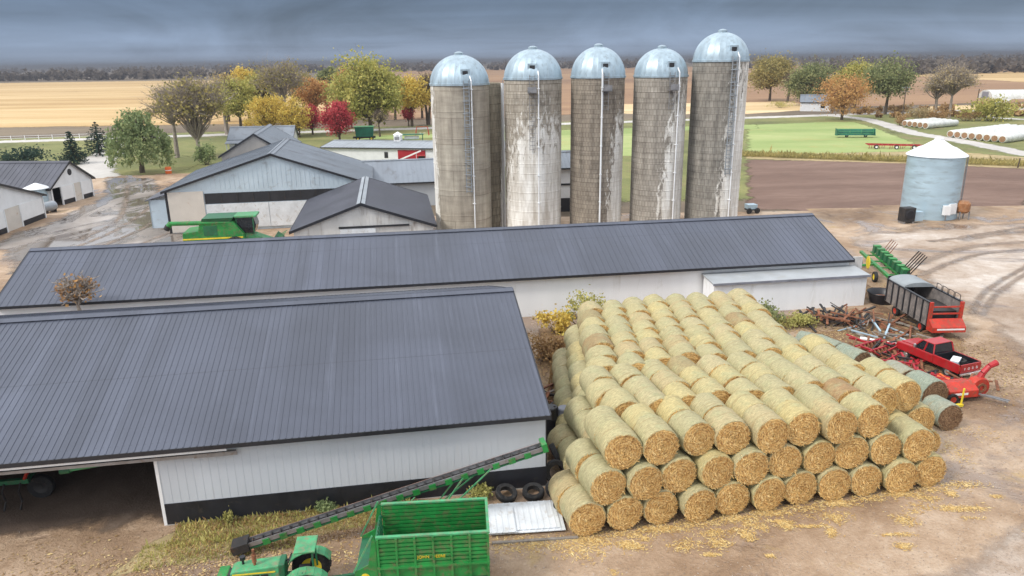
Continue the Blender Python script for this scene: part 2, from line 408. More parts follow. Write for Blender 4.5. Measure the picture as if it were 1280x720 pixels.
def gable_roof(root, L, W, he, hr, oh=.35, ohx=.3, mat=None, rib=.3, y_ridge=None, trim='trim_dark', cap=True, back=True):
    yr = W/2 if y_ridge is None else y_ridge
    mb = MB()
    def slope(y0, z0, y1, z1):
        v = Vector((0, y1-y0, z1-z0)); n = Vector((1, 0, 0)).cross(v).normalized()
        if n.z < 0: n = -n
        o = Vector((-ohx, y0, z0))
        mb.obox(o, (L+2*ohx, 0, 0), v, n*.07)
        k = 0
        while rib and k*rib < L+2*ohx-.06:
            mb.obox(o+Vector((k*rib+.02, 0, 0))+n*.066+v*.002, (.045, 0, 0), v*.996, n*(.022 if rib < .5 else .03)); k += 1
    sf = (hr-he)/yr; sb = (hr-he)/(W-yr)
    slope(-oh, he-sf*oh+.02, yr, hr+.02)
    if back: slope(W+oh, he-sb*oh+.02, yr, hr+.02)
    mb.build('roof', M[mat], root)
    if cap:
        c = MB(); e = .32
        for s, q in ((-1, sf), (1, sb)):
            v = Vector((0, s*e, -q*e)); n = Vector((0, s*q, 1)).normalized()
            c.obox(Vector((-ohx-.02, yr, hr+.02))+n*.115, (L+2*ohx+.04, 0, 0), v, n*.02)
        c.build('ridge_cap', M[mat if cap is True else cap], root)
    t = MB()
    zf = he-sf*oh
    t.box(-ohx, L+ohx, -oh-.05, -oh-.005, zf-.08, zf+.09)
    if back:
        zb = he-sb*oh; t.box(-ohx, L+ohx, W+oh+.005, W+oh+.05, zb-.14, zb+.11)
    for x in (-ohx-.052, L+ohx+.004):
        for y0, z0 in ((-oh, zf), (W+oh, he-sb*oh)):
            t.obox((x, y0, z0-.12), (.048, 0, 0), (0, yr-y0, hr-z0), (0, 0, .24))
    t.build('fascia', M[trim], root)
def gable_tri(mb, x0, x1, W, he, hr, yr=None, m=0):
    yr = W/2 if yr is None else yr
    mb.prism([(x0, 0, he), (x0, W, he), (x0, yr, hr)], (x1-x0, 0, 0), m)
def panel(name, root, mat, x0, x1, y0, y1, z0, z1, bevel=0.): return MB().box(x0, x1, y0, y1, z0, z1).build(name, M[mat], root, bevel=bevel)

# --- near machine shed: slate metal roof, open bays at the left, black kick band
A, B = at(210, 657), at(682, 608)
SHED_A = math.atan2(B.y-A.y, B.x-A.x)
Ls = 36.; jamb = Ls-(B-A).length
W_ = 17.4; he, hr = 3.45, 5.92
org = B-Vector((math.cos(SHED_A), math.sin(SHED_A), 0))*Ls
shed = thing('machine_shed', 'long white machine shed with slate metal roof, black base band and open bays', 'shed', org, SHED_A)
mb = MB()
wall(mb, (jamb, 0), (Ls, 0), .95, he, rib=.3)
wall(mb, (Ls, 0), (Ls, W_), 0, he, rib=.3, inset=.142)
wall(mb, (Ls, W_), (0, W_), 0, he)
wall(mb, (0, W_), (0, 0), 0, he, inset=.142)
gable_tri(mb, Ls-.14, Ls, W_, he, hr); gable_tri(mb, 0, .14, W_, he, hr)
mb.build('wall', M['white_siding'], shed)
bb = MB(); bb.box(jamb, Ls, -.03, .11, .06, .948)
bb.build('base_band', M['black_band'], shed)
MB().box(jamb-.04, Ls, -.05, .10, 0, .058).build('sill', M['concrete'], shed)
gable_roof(shed, Ls, W_, he, hr, oh=.35, ohx=.12, mat='roof_slate', rib=.245)
panel('header_rail', shed, 'trim_white', 0, jamb+2.6, -.33, -.26, he-.30, he-.12)
tr = MB(); tr.box(0, jamb+2.9, -.24, -.1, he-.52, he-.40); tr.box(jamb+1.4, jamb+2.95, -.27, -.235, he-.54, he-.38)
tr.build('door_track', M['grey_steel'], shed)
MB().box(jamb-.12, jamb-.002, -.02, .16, .0, he-.1).build('door_jamb', M['white_paint'], shed)
MB().box(Ls+.002, Ls+.05, -.02, .12, 0, he-.1).build('corner_trim', M['trim_dark'], shed)
for xx in (jamb-5.2, jamb-10.4, jamb-15.6):
    MB().box(xx-.09, xx+.09, W_*.5-.09, W_*.5+.09, 0, hr-.2).build('post', M['post_wood'], shed)
pu = MB()
for k in range(12):
    xx = 1.4+k*3.
    pu.bar((xx, .2, he-.25), (xx, W_/2, hr-.3), .08, .2); pu.bar((xx, W_-.2, he-.25), (xx, W_/2, hr-.3), .08, .2); pu.bar((xx, .2, he-.28), (xx, W_-.2, he-.28), .08, .18)
pu.build('truss', M['post_wood'], shed)
def in_shed(x, y, z=0.):
    c, s = math.cos(SHED_A), math.sin(SHED_A); return Vector((org.x+c*x-s*y, org.y+s*x+c*y, z))

# --- long low barn across the picture
BA = R_(8.3)
P2 = Vector((24.45, 51.98, 0)); u2 = Vector((math.cos(BA), math.sin(BA), 0)); L2 = 56.9
barn = thing('long_barn', 'long low white barn with slate roof running behind the hay stack', 'barn', P2-u2*L2, BA)
W2, he2, hr2 = 11.6, 3.0, 5.0
mb = MB()
wall(mb, (0, 0), (L2, 0), 0, he2, rib=.45)
wall(mb, (L2, 0), (L2, W2), 0, he2, rib=.45, inset=.142); wall(mb, (L2, W2), (0, W2), 0, he2); wall(mb, (0, W2), (0, 0), 0, he2, inset=.142)
gable_tri(mb, L2-.14, L2, W2, he2, hr2); gable_tri(mb, 0, .14, W2, he2, hr2)
mb.build('wall', M['white_wall'], barn)
gable_roof(barn, L2, W2, he2, hr2, oh=.4, ohx=.12, mat='roof_slate', rib=.4)
panel('door_panel', barn, 'old_siding', L2+.25, L2+1.25, .3, .42, 0, 2.95)
# lean-to lean against it
lean = thing('lean_to', 'low white lean-to shed with flat grey roof against the long barn wall', 'shed', P2-u2*11.1+Vector((math.sin(BA), -math.cos(BA), 0))*2.0, BA)
mb = MB(); wall(mb, (0, 0), (11.3, 0), 0, 2.2, rib=.3); wall(mb, (11.3, 0), (11.3, 1.94), 0, 2.25, inset=.142, rib=.3); wall(mb, (0, 1.94), (0, 0), 0, 2.25, rib=.3, inset=.142)
mb.build('wall', M['white_wall'], lean)
MB().obox((-.12, -.16, 2.22), (11.54, 0, 0), (0, 2.1, .16), (0, 0, .09)).build('roof', M['lean_roof'], lean)
MB().box(-.14, 11.44, -.2, -.165, 2.16, 2.32).build('fascia', M['grey_plastic'], lean)

# --- dairy barn with its broad gable towards us
def vplane(px, py, P0, ang):
    d = ray(px, py); n = Vector((-math.sin(ang), math.cos(ang), 0))
    t = n.dot(P0-Vector((0, 0, CAMH)))/n.dot(d); return d*t+Vector((0, 0, CAMH))
def gable_front(name, label, P0, ang, eL, apex, eR, depth, walls, roof, cat='barn', holes=(), cap=True, rib=.5, he_=None):
    """a building whose gable faces the camera: P0 is the wall's left foot; eL, apex, eR are where its eaves and ridge stand"""
    pl, pa, pr = (vplane(*q, P0, ang) for q in (eL, apex, eR))
    dx = Vector((math.cos(ang), math.sin(ang), 0))
    sl, sa, sr = ((q-P0).dot(dx) for q in (pl, pa, pr))
    he = he_ or (pl.z+pr.z)/2; Wd = sr-sl
    # local x runs back from the gable (ridge), local y runs to the left: origin at the right foot
    o = P0+dx*sr; o.z = 0
    root = thing(name, label, cat, o, ang+math.pi/2)
    yr = sr-sa
    mb = MB(); hl = [(Wd-(h[1]), Wd-(h[0]), h[2], h[3]) for h in holes]
    wall(mb, (0, Wd), (0, 0), 0, he, [(Wd-h[1], Wd-h[0], h[2], h[3]) for h in hl], rib=rib*.8)
    wall(mb, (0, 0), (depth, 0), 0, he, inset=.142); wall(mb, (depth, 0), (depth, Wd), 0, he); wall(mb, (depth, Wd), (0, Wd), 0, he, inset=.142)
    gable_tri(mb, 0, .14, Wd, he, pa.z, yr); gable_tri(mb, depth-.14, depth, Wd, he, pa.z, yr)
    if rib:
        k = 1
        while k*rib*.8 < Wd:
            y = k*rib*.8; zt = he+(pa.z-he)*(y/yr if y < yr else (Wd-y)/(Wd-yr))
            if zt > he+.05: mb.box(-.024, .004, y, y+.05, he+.002, zt-.02)
            k += 1
    mb.build('wall', M[walls], root)
    gable_roof(root, depth, Wd, he, pa.z, oh=.3, ohx=.25, mat=roof, rib=rib, y_ridge=yr, cap=cap)
    root['he'] = he; root['Wd'] = Wd
    return root, he, pa.z, Wd, yr
D0 = at(218, 292); DANG = R_(10)
_a = vplane(338, 193, D0-Vector((1.3, .23, 0)), DANG); _b = at(369, 174, _a.z); DDEP = (_b-_a).dot(Vector((-math.sin(DANG), math.cos(DANG), 0)))
dairy, dhe, dhr, dW, dyr = gable_front('dairy_barn', 'broad grey-blue gabled barn with a dark clerestory band, behind the green combine', D0-Vector((1.3, .23, 0)), DANG,
                                       (206, 244), (338, 193), (462, 225), DDEP, 'blue_siding', 'roof_grey', rib=.6)
# fittings on the gable: local y counts from the right corner
def dy(px, py): q = vplane(px, py, dairy.location.copy(), DANG); return (dairy.location-q).dot(Vector((math.cos(DANG), math.sin(DANG), 0))), q.z
yl, zt = dy(256, 242); yr2, _ = dy(452, 237); _, zb = dy(256, 255)
panel('clerestory', dairy, 'door_dark', -.07, -.026, yr2, yl, zb, zt)
fr = MB()
for k in range(11):
    y = yr2+(yl-yr2)*k/10; fr.box(-.1, -.072, y-.05, y+.05, zb+.002, zt-.002)
fr.build('clerestory_frame', M['dark_steel'], dairy)
yd, zd = dy(258, 258)
panel('sliding_door', dairy, 'sheet_white', -.16, -.03, yd-6.3, yd, .35, zb-.06); panel('sliding_door', dairy, 'sheet_white', -.19, -.06, yd-14.4, yd-6.35, .35, zb-.06)
ya, za = dy(222, 252); panel('side_panel', dairy, 'beige_wall', -.1, -.03, yd+.15, dW-.25, .1, dhe-.1)
panel('corner_post', dairy, 'trim_dark', -.08, -.027, dW-.22, dW+.02, 0, dhe)
# a lower wing on its left side
mb = MB(); mb.obox((3., dW+.32, dhe-.75), (9., 0, 0), (0, 2.6, -.7), (0, 0, .1)); mb.build('wing_roof', M['roof_dark'], dairy)
mb = MB(); wall(mb, (3.2, dW+2.6), (3.2, dW+.02), 0, dhe-1.35); mb.box(3.2, 11.8, dW+2.46, dW+2.6, 0, dhe-1.45); mb.build('wing_wall', M['blue_siding'], dairy)
# hay barn beyond it
q2 = vplane(277, 204, D0+Vector((-math.sin(DANG), math.cos(DANG), 0))*(DDEP+.6), DANG); q2.z = 0
haybarn, *_ = gable_front('hay_barn', 'tan gabled barn with pale blue-grey roof standing behind the broad grey-blue barn', q2, R_(10), (277, 197), (317, 168), (360, 189), 15., 'tan_gable', 'roof_grey', rib=.8)
# cross wing whose ridge joins the dairy roof
q = vplane(440, 190, D0+Vector((0, 26, 0)), DANG)
cw = thing('cross_wing', 'low grey-roofed wing joining the broad grey-blue barn on its right side', 'barn', D0+Vector((11.5, 11.5, 0)), DANG)
mb = MB(); wall(mb, (0, 0), (15.5, 0), 0, 3.); wall(mb, (15.5, 0), (15.5, 12), 0, 3., inset=.142); wall(mb, (15.5, 12), (0, 12), 0, 3.); gable_tri(mb, 15.36, 15.5, 12, 3., 4.9)
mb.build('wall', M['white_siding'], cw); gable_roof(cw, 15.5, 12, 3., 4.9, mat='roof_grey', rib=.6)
# white gabled shed in front of the silos
midshed, mhe, mhr, mW, myr = gable_front('gabled_shed', 'small white board-sided shed with dark roof, left of the silos', Vector((-18.9, 61.8, 0)), R_(9), (367, 291), (451, 255), (541, 278), 15., 'old_siding', 'roof_dark', rib=.4, cap='roof_pale')
panel('sliding_door', midshed, 'sheet_white', -.12, -.03, myr-1.1, myr+1.9, .1, mhe-.05)
panel('door_track', midshed, 'trim_dark', -.16, -.03, myr-4., myr+2., mhe+.02, mhe+.16)

# --- long white shed with the red door, beyond
c0 = at(405, 205); c1 = at(545, 207); LA = math.atan2(c1.y-c0.y, c1.x-c0.x)
wl = thing('white_shed', 'long white shed with flat grey roof and a big red door, left of the silos', 'shed', c0, LA)
mb = MB(); wall(mb, (0, 0), (34, 0), 0, 2.9); wall(mb, (34, 0), (34, 11), 0, 2.9, inset=.142); wall(mb, (34, 11), (0, 11), 0, 2.9); wall(mb, (0, 11), (0, 0), 0, 2.9, inset=.142); gable_tri(mb, 0, .14, 11, 2.9, 3.5); gable_tri(mb, 33.86, 34, 11, 2.9, 3.5)
mb.build('wall', M['trim_white'], wl); gable_roof(wl, 34, 11, 2.9, 3.5, mat='roof_pale', rib=.8)
def lx(px, py): return (vplane(px, py, c0, LA)-c0).dot(Vector((math.cos(LA), math.sin(LA), 0)))
x0, x1 = lx(498, 200), lx(532, 200); panel('red_door', wl, 'red_barn', x0, x1, -.1, -.005, .05, 2.55)
xw = lx(483, 200); panel('window', wl, 'door_dark', xw-.3, xw+.35, -.05, -.004, 1.2, 2.2)
mb = MB(); mb.bar((x0-1.2, -1.2, .3), (x1-.4, -1.2, 2.6), .28, .25)
for k in range(8):
    t = k/7; p = Vector((x0-1.2, -1.2, .3)).lerp(Vector((x1-.4, -1.2, 2.6)), t); mb.bar(p, (p.x, p.y, 0), .07) if k in (2, 6) else None
tag(mb.build('conveyor', M['white_paint'], None, loc=None), 'white grain conveyor slanting across the red barn door', 'conveyor')
o = bpy.data.objects['conveyor']; o.location = c0; o.rotation_euler.z = LA
vx = lx(484, 180)
vt = thing('roof_vent', 'white box ventilator on the ridge of the long white shed', 'vent', wl.matrix_basis @ Vector((vx, 5.5, 3.45)), LA)
MB().box(-.6, .6, -.6, .6, 0, 1.1).build('housing', M['white_paint'], vt, bevel=.04)
MB().lathe([(.95, 1.1), (.8, 1.25), (.0, 1.7)], 4).build('cap', M['white_paint'], vt)
MB().box(-.45, .45, -.62, -.602, .25, .8).build('louvre', M['grey_steel'], vt)

# --- white milk house seen between the silos
mk = thing('milk_house', 'plain white gabled building seen in the gap between the second and third silos', 'building', (2.2, 85, 0), R_(8))
mb = MB(); wall(mb, (0, 0), (6.8, 0), 0, 5.2); wall(mb, (6.8, 0), (6.8, 6), 0, 5.2, inset=.142); wall(mb, (6.8, 6), (0, 6), 0, 5.2); wall(mb, (0, 6), (0, 0), 0, 5.2, inset=.142); gable_tri(mb, 0, .14, 6, 5.2, 6.6); gable_tri(mb, 6.66, 6.8, 6, 5.2, 6.6)
mb.build('wall', M['trim_white'], mk); gable_roof(mk, 6.8, 6, 5.2, 6.6, mat='roof_grey', rib=.5)
panel('door', mk, 'door_dark', 3.2, 5., -.05, -.004, 0, 1.6); panel('rail', mk, 'trim_dark', 2.2, 6.6, -.09, -.005, 3.1, 3.3)

# --- pair of white garages at the left edge
def garage(name, label, pr, ang, W, depth, he, hr, vent=True):
    """gable wall faces +x locally turned by ang; pr is the far (right) foot of that wall"""
    # local x: ridge running away; origin at the right foot looking at the gable from outside
    root = thing(name, label, 'garage', pr, ang)
    mb = MB()
    # outside at local x=0, y from 0 (right) to W (left)
    sk = []; cols = [(.3, .30*W-.2, 1), (.30*W, .47*W, 2), (.47*W+.1, .76*W, 1), (.76*W+.1, W-.3, 0)]
    wall(mb, (0, W), (0, 0), he-.25, he); wall(mb, (0, 0), (depth, 0), 0, he, inset=.142); wall(mb, (depth, 0), (depth, W), 0, he); wall(mb, (depth, W), (0, W), 0, he, inset=.142)
    gable_tri(mb, 0, .14, W, he, hr); gable_tri(mb, depth-.14, depth, W, he, hr)
    mb.build('wall', M['trim_white'], root)
    for a, b, k in cols:
        if k == 1:
            panel('door_panel', root, 'white_paint', -.06, .02, a, b, .62, he-.252); panel('skirt', root, 'black_band', -.055, .02, a, b, .03, .618)
        elif k == 2: panel('door_panel', root, 'beige_wall', .0, .1, a, b, .03, he-.26)
    for y in (.15, .3*W-.1, .47*W+.05, .76*W+.05, W-.15): MB().box(-.1, .06, y-.09, y+.09, 0, he-.252).build('post', M['trim_white'], root)
    panel('bay_dark_panel', root, 'door_dark', 3.5, 3.6, .2, W-.2, 0, he-.1)  # near-black panel, the open bay's inner shade put into its colour
    gable_roof(root, depth, W, he, hr, oh=.4, ohx=.3, mat='roof_dark', rib=.7)
    if vent: MB().lathe([(.42, -.03), (.42, -.008)], 20, axis='x', c=(0, W/2, (he+hr)/2)).build('vent', M['door_dark'], root)
    return root
gA = at(118, 245); gA2 = at(67, 260)
angA = math.atan2(gA2.y-gA.y, gA2.x-gA.x)-math.pi/2
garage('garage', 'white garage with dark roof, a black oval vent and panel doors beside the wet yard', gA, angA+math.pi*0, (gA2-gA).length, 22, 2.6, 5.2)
gB = at(58, 272); gB2 = at(4, 293)
dB = (gB2-gB).normalized()
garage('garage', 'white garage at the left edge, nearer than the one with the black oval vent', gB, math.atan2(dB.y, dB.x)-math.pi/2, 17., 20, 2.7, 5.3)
lv = thing('roof_vent', 'white cone-capped round ventilator on the dark roof of the left garage', 'vent', dep(46, 240, 92), 0)
MB().tube((0, 0, -1.2), (0, 0, .5), 1.1, n=20).build('drum', M['galv'], lv, smooth=True)
MB().lathe([(1.5, .45), (1.45, .55), (.15, 1.1), (0, 1.12)], 20).build('cap', M['galv_white'], lv, smooth=True)

# --- farmhouse with porch behind the bare trees
hq = at(245, 193); hs = thing('farmhouse', 'white farmhouse with grey roof and porch posts behind the bare trees', 'house', at(264, 198)+Vector((1.5, 6, 0)), R_(8))
mb = MB(); wall(mb, (0, 0), (12, 0), 0, 2.9, [(1, 2.1, 1, 2.4), (3.2, 4.3, 1, 2.4), (5.6, 6.7, 0, 2.4)]); wall(mb, (12, 0), (12, 8), 0, 2.9, inset=.142); wall(mb, (12, 8), (0, 8), 0, 2.9); wall(mb, (0, 8), (0, 0), 0, 2.9, inset=.142); gable_tri(mb, 0, .14, 8, 2.9, 4.9); gable_tri(mb, 11.86, 12, 8, 2.9, 4.9)
mb.build('wall', M['trim_white'], hs); gable_roof(hs, 12, 8, 2.9, 4.9, mat='roof_grey', rib=0)
for x in (1, 3.2): panel('window', hs, 'glass', x, x+1.1, .06, .1, 1, 2.4)
panel('door', hs, 'door_dark', 5.6, 6.7, .06, .1, 0, 2.4)
MB().obox((-.3, -2.6, 2.25), (9, 0, 0), (0, 2.2, .4), (0, 0, .1)).build('porch_roof', M['roof_grey'], hs)
for k in range(5): MB().box(-.1+2.1*k, .06+2.1*k, -2.45, -2.29, .5, 2.26).build('porch_post', M['trim_white'], hs)
MB().box(-.3, 8.7, -2.6, -.01, .02, .5).build('porch_floor', M['trim_white'], hs)

# --- distant roofs at the right
fh = thing('farmhouse', 'small white house half hidden by the round trees at right', 'house', at(1000, 139), R_(-20))
mb = MB(); wall(mb, (0, 0), (9, 0), 0, 3.); wall(mb, (9, 0), (9, 6), 0, 3., inset=.142); wall(mb, (9, 6), (0, 6), 0, 3.); wall(mb, (0, 6), (0, 0), 0, 3., inset=.142); gable_tri(mb, 0, .14, 6, 3., 5.); gable_tri(mb, 8.86, 9, 6, 3., 5.)
mb.build('wall', M['trim_white'], fh); gable_roof(fh, 9, 6, 3., 5., mat='roof_grey', rib=0)
panel('window', fh, 'glass', 6, 7.4, -.04, -.003, 1, 2.2)
hp = thing('hoop_building', 'long white hoop-roofed building in the far field at the right edge', 'building', at(1240, 124), R_(-8))
mb = MB(); P = []; n = 16
for i in range(n+1):
    a = math.pi*i/n; P.append((0, 6-6*math.cos(a), 3.3*math.sin(a)))
mb.prism(P, (60, 0, 0)); mb.build('cover', M['plastic_wrap'], hp, smooth=True)
MB().box(-.2, -.01, 3.5, 8.5, 0, 2.6).build('door', M['grey_plastic'], hp)

# ------------------------------------------------------------------ silos
def silo_mat(name, base_c, dark, white_ang, white_top, grid, white=(.84, .83, .79), wid=.5):
    m, N, L, b, v = base(name)
    sx = N.new('ShaderNodeSeparateXYZ'); L.new(v, sx.inputs[0])
    th = math_(N, L, 'ARCTAN2', sx.outputs[1], sx.outputs[0])
    cx = N.new('ShaderNodeCombineXYZ'); L.new(math_(N, L, 'MULTIPLY', th, 2.8), cx.inputs[0]); L.new(sx.outputs[2], cx.inputs[2])
    cyl = cx.outputs[0]
    n1 = noise(N, L, scaled(N, L, cyl, (1, 1, .16)), 1.5, 7, .65)
    n2 = noise(N, L, scaled(N, L, cyl, (.35, 1, 1.6)), 1.1, 6, .65)
    f = math_(N, L, 'ADD', math_(N, L, 'MULTIPLY', n1.outputs[0], .6), math_(N, L, 'MULTIPLY', n2.outputs[0], .4))
    r = ramp(N, [(.36, dark), (.5, base_c), (.66, tuple(min(1, c*1.45) for c in base_c))]); L.new(f, r.inputs[0])
    c = r.outputs[0]
    # staves and hoops
    br = N.new('ShaderNodeTexBrick'); br.offset = .5
    cz = N.new('ShaderNodeCombineXYZ'); L.new(math_(N, L, 'MULTIPLY', th, 2.8), cz.inputs[0]); L.new(sx.outputs[2], cz.inputs[1]); L.new(cz.outputs[0], br.inputs['Vector'])
    br.inputs['Scale'].default_value = 1.; br.inputs['Brick Width'].default_value = grid[0]; br.inputs['Row Height'].default_value = grid[1]; br.inputs['Mortar Size'].default_value = .028
    br.inputs['Color1'].default_value = (1, 1, 1, 1); br.inputs['Color2'].default_value = (.84, .82, .81, 1); br.inputs['Mortar'].default_value = (.62, .59, .57, 1)
    c = mixc(N, L, 1., c, br.outputs[0], 'MULTIPLY')
    # what is left of the white coat, with the flank's brighter light painted in
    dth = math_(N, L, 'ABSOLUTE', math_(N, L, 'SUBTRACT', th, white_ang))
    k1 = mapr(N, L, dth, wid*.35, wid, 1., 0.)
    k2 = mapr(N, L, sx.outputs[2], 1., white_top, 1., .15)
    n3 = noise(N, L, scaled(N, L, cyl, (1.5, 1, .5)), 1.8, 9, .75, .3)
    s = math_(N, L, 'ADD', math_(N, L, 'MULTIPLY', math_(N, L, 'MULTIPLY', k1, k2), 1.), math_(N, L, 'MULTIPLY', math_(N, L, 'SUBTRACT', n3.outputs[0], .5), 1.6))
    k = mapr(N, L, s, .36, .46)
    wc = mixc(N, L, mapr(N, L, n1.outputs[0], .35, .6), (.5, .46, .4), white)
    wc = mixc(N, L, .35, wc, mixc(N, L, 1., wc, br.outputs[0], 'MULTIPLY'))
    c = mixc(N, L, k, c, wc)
    L.new(c, b.inputs['Base Color']); b.inputs['Roughness'].default_value = .8
    bump(N, L, b, math_(N, L, 'ADD', br.outputs['Fac'], n1.outputs[0]), .35, .05)
    return m
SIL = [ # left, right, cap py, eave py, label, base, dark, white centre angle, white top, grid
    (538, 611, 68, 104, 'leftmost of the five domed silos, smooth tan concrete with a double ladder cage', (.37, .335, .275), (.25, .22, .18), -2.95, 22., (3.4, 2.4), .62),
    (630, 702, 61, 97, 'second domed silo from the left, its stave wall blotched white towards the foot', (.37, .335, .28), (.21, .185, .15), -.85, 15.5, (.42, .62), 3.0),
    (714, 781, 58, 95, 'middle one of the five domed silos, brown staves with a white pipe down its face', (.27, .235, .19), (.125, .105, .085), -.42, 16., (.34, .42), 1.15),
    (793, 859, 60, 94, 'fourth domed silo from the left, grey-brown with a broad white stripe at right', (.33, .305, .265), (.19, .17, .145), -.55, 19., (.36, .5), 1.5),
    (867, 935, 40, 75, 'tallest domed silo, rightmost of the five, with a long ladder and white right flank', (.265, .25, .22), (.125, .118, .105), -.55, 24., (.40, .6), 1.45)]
SILY = 72.
def rib_dome(R, H, n=56):
    mb = MB(); rings = 12; P = []
    for j in range(rings+1):
        a = math.pi/2*j/rings*.97
        for i in range(n):
            k = 1+.012*(i % 2); r = R*math.cos(a)*k; t = 2*math.pi*i/n
            P.append((r*math.cos(t), r*math.sin(t), H*math.sin(a)))
    fs = [(j*n+i, j*n+(i+1) % n, (j+1)*n+(i+1) % n, (j+1)*n+i) for j in range(rings) for i in range(n)]
    fs.append(tuple(range(rings*n, rings*n+n)))
    mb.add(P, fs)
    mb.lathe([(R*1.035, -.12), (R*1.035, .06), (R*1.0, .08)], 56)
    mb.lathe([(.42, H*.985), (.42, H+.14), (.2, H+.24), (0, H+.27)], 16)
    return mb
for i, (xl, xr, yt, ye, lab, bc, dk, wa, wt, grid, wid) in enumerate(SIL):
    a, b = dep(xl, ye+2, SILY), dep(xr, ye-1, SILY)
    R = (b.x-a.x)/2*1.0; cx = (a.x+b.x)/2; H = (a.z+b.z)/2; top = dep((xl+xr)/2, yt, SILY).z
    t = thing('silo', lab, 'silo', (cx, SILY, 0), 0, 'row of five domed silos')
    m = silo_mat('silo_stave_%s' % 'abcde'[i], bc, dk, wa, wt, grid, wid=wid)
    mb = MB(); prof = [(R, 0)]
    hz = .9 if i else 2.4
    z = .5
    while z < H-.3:
        prof += [(R, z), (R+.022, z+.02), (R+.022, z+.05), (R, z+.07)]; z += hz if z < H*.5 else hz
    prof += [(R, H)]
    mb.lathe(prof, 64); mb.build('wall', m, t, smooth=True)
    d = rib_dome(R*1.0, top-H).build('dome', M['dome'], t, smooth=True, loc=(0, 0, H), sharp=12)
    ha = -1.5 if i else -1.25
    ha = [-1.3, -1.62, -1.4, -1.35, -1.35][i]
    hx, hy = math.cos(ha), math.sin(ha)
    # dormer hatch in the dome, with a dark opening
    hb = MB(); ux = Vector((-hy, hx, 0)); fw = Vector((hx, hy, 0)); o = fw*(R*.90)-ux*.42+Vector((0, 0, .35))
    hb.obox(o-fw*.9, ux*.84, fw*1.0, (0, 0, .95)); h_ = hb.build('hatch', M['dome'], d)
    MB().obox(o+fw*.104+ux*.18+Vector((0, 0, .15)), ux*.48, fw*.02, (0, 0, .65)).build('opening', M['door_dark'], h_)
    # ladder, cage and fill pipe
    la = ha; lf = Vector((math.cos(la), math.sin(la), 0)); lu = Vector((-math.sin(la), math.cos(la), 0))
    lb = MB(); z0 = {0: 5.2, 1: 9., 4: 6.5}.get(i, 12.5)
    for s in (-.24, .24): lb.bar(lf*(R+.16)+lu*s+Vector((0, 0, z0)), lf*(R+.16)+lu*s+Vector((0, 0, H+.35)), .08 if i in (0, 4) else .05)
    z = z0+.1
    while z < H+.3: lb.bar(lf*(R+.16)-lu*.24+Vector((0, 0, z)), lf*(R+.16)+lu*.24+Vector((0, 0, z)), .06 if i in (0, 4) else .035); z += .36
    if i in (0, 4):
        z = z0+.6
        while z < H:
            P = [lf*(R+.16+.34*math.sin(k))+lu*(.36*math.cos(k))+Vector((0, 0, z)) for k in [math.pi*j/6 for j in range(7)]]
            lb.path(P, .035, 5); z += 1.1
    lb.build('ladder', M['roof_pale' if i in (0, 4) else 'grey_steel'], t)
    pa = ha+[.16, .20, -.13, .28, .16][i]; pf = Vector((math.cos(pa), math.sin(pa), 0)); pr = R+.17
    pb = MB(); pb.tube(pf*pr+Vector((0, 0, .4)), pf*pr+Vector((0, 0, H+.3)), .06 if i != 2 else .085, n=10); pb.tube(pf*pr+Vector((0, 0, H+.28)), pf*(R*.9)+Vector((0, 0, H+.85)), .06, n=10)
    z = 1.5
    while z < H: pb.bar(pf*(R-.02)+Vector((0, 0, z)), pf*(pr+.12)+Vector((0, 0, z)), .2, .07); z += 2.6
    pb.build('fill_pipe', M['galv_white'], t, smooth=True)
    if i in (1, 2, 3):
        pb = MB(); p = lf*(R+.05)+Vector((0, 0, H-1.25)); pb.obox(p-lu*.4, lu*.8, lf*.7, (0, 0, .08)); pb.obox(p-lu*.4+lf*.66, lu*.8, lf*.04, (0, 0, .55)); pb.build('platform', M['grey_steel'], t)
# older open-topped silo behind the first
a, b = dep(588, 104, 78), dep(627, 100, 78)
t = thing('silo', 'open-topped older silo half hidden behind the leftmost domed silo', 'silo', (b.x-2.55, 78, 0))
m = silo_mat('silo_stave_f', (.30, .265, .20), (.18, .155, .115), .0, 11., (.5, .8), wid=.7)
mb = MB(); H = a.z; prof = [(2.55, 0)]
z = .5
while z < H-.3: prof += [(2.55, z), (2.575, z+.02), (2.575, z+.05), (2.55, z+.07)]; z += .95
prof += [(2.55, H), (2.4, H), (2.4, H-2.5), (0, H-2.5)]; mb.lathe(prof, 56); mb.build('wall', m, t, smooth=True)
pb = MB(); pb.tube((2.62, -1.1, .2), (2.62, -1.1, H), .16, n=10); pb.build('fill_pipe', M['galv_white'], t, smooth=True)
pb = MB()
for s in (-.7, -.2): pb.bar((2.66, s, .5), (2.66, s, H+.3), .05)
z = .7
while z < H: pb.bar((2.66, -.7, z), (2.66, -.2, z), .035); z += .36
pb.build('ladder', M['grey_steel'], t)
# bits at the feet of the silos
for nm, lab, px, py, sz in (('feed_cart', 'small grey and white cart at the foot of the tallest silo', 938, 266, .7),):
    p = at(px, py); t = thing(nm, lab, 'cart', p, R_(10))
    MB().prism([(-sz*.7, -.5, .5), (sz*.7, -.5, .5), (sz*.8, -.5, 1.), (-sz*.8, -.5, 1.)], (0, 1., 0)).build('tub', M['galv'], t)
    MB().box(-sz*.8, sz*.8, -.45, .45, .34, .495).build('chassis', M['dark_steel'], t)
    for s in (-.7, .7): MB().lathe([(0, -.1), (.3, -.1), (.34, 0), (.3, .1), (0, .1)], 16, axis='y', c=(s*sz, -.62, .34)).build('wheel', M['rubber'], t)

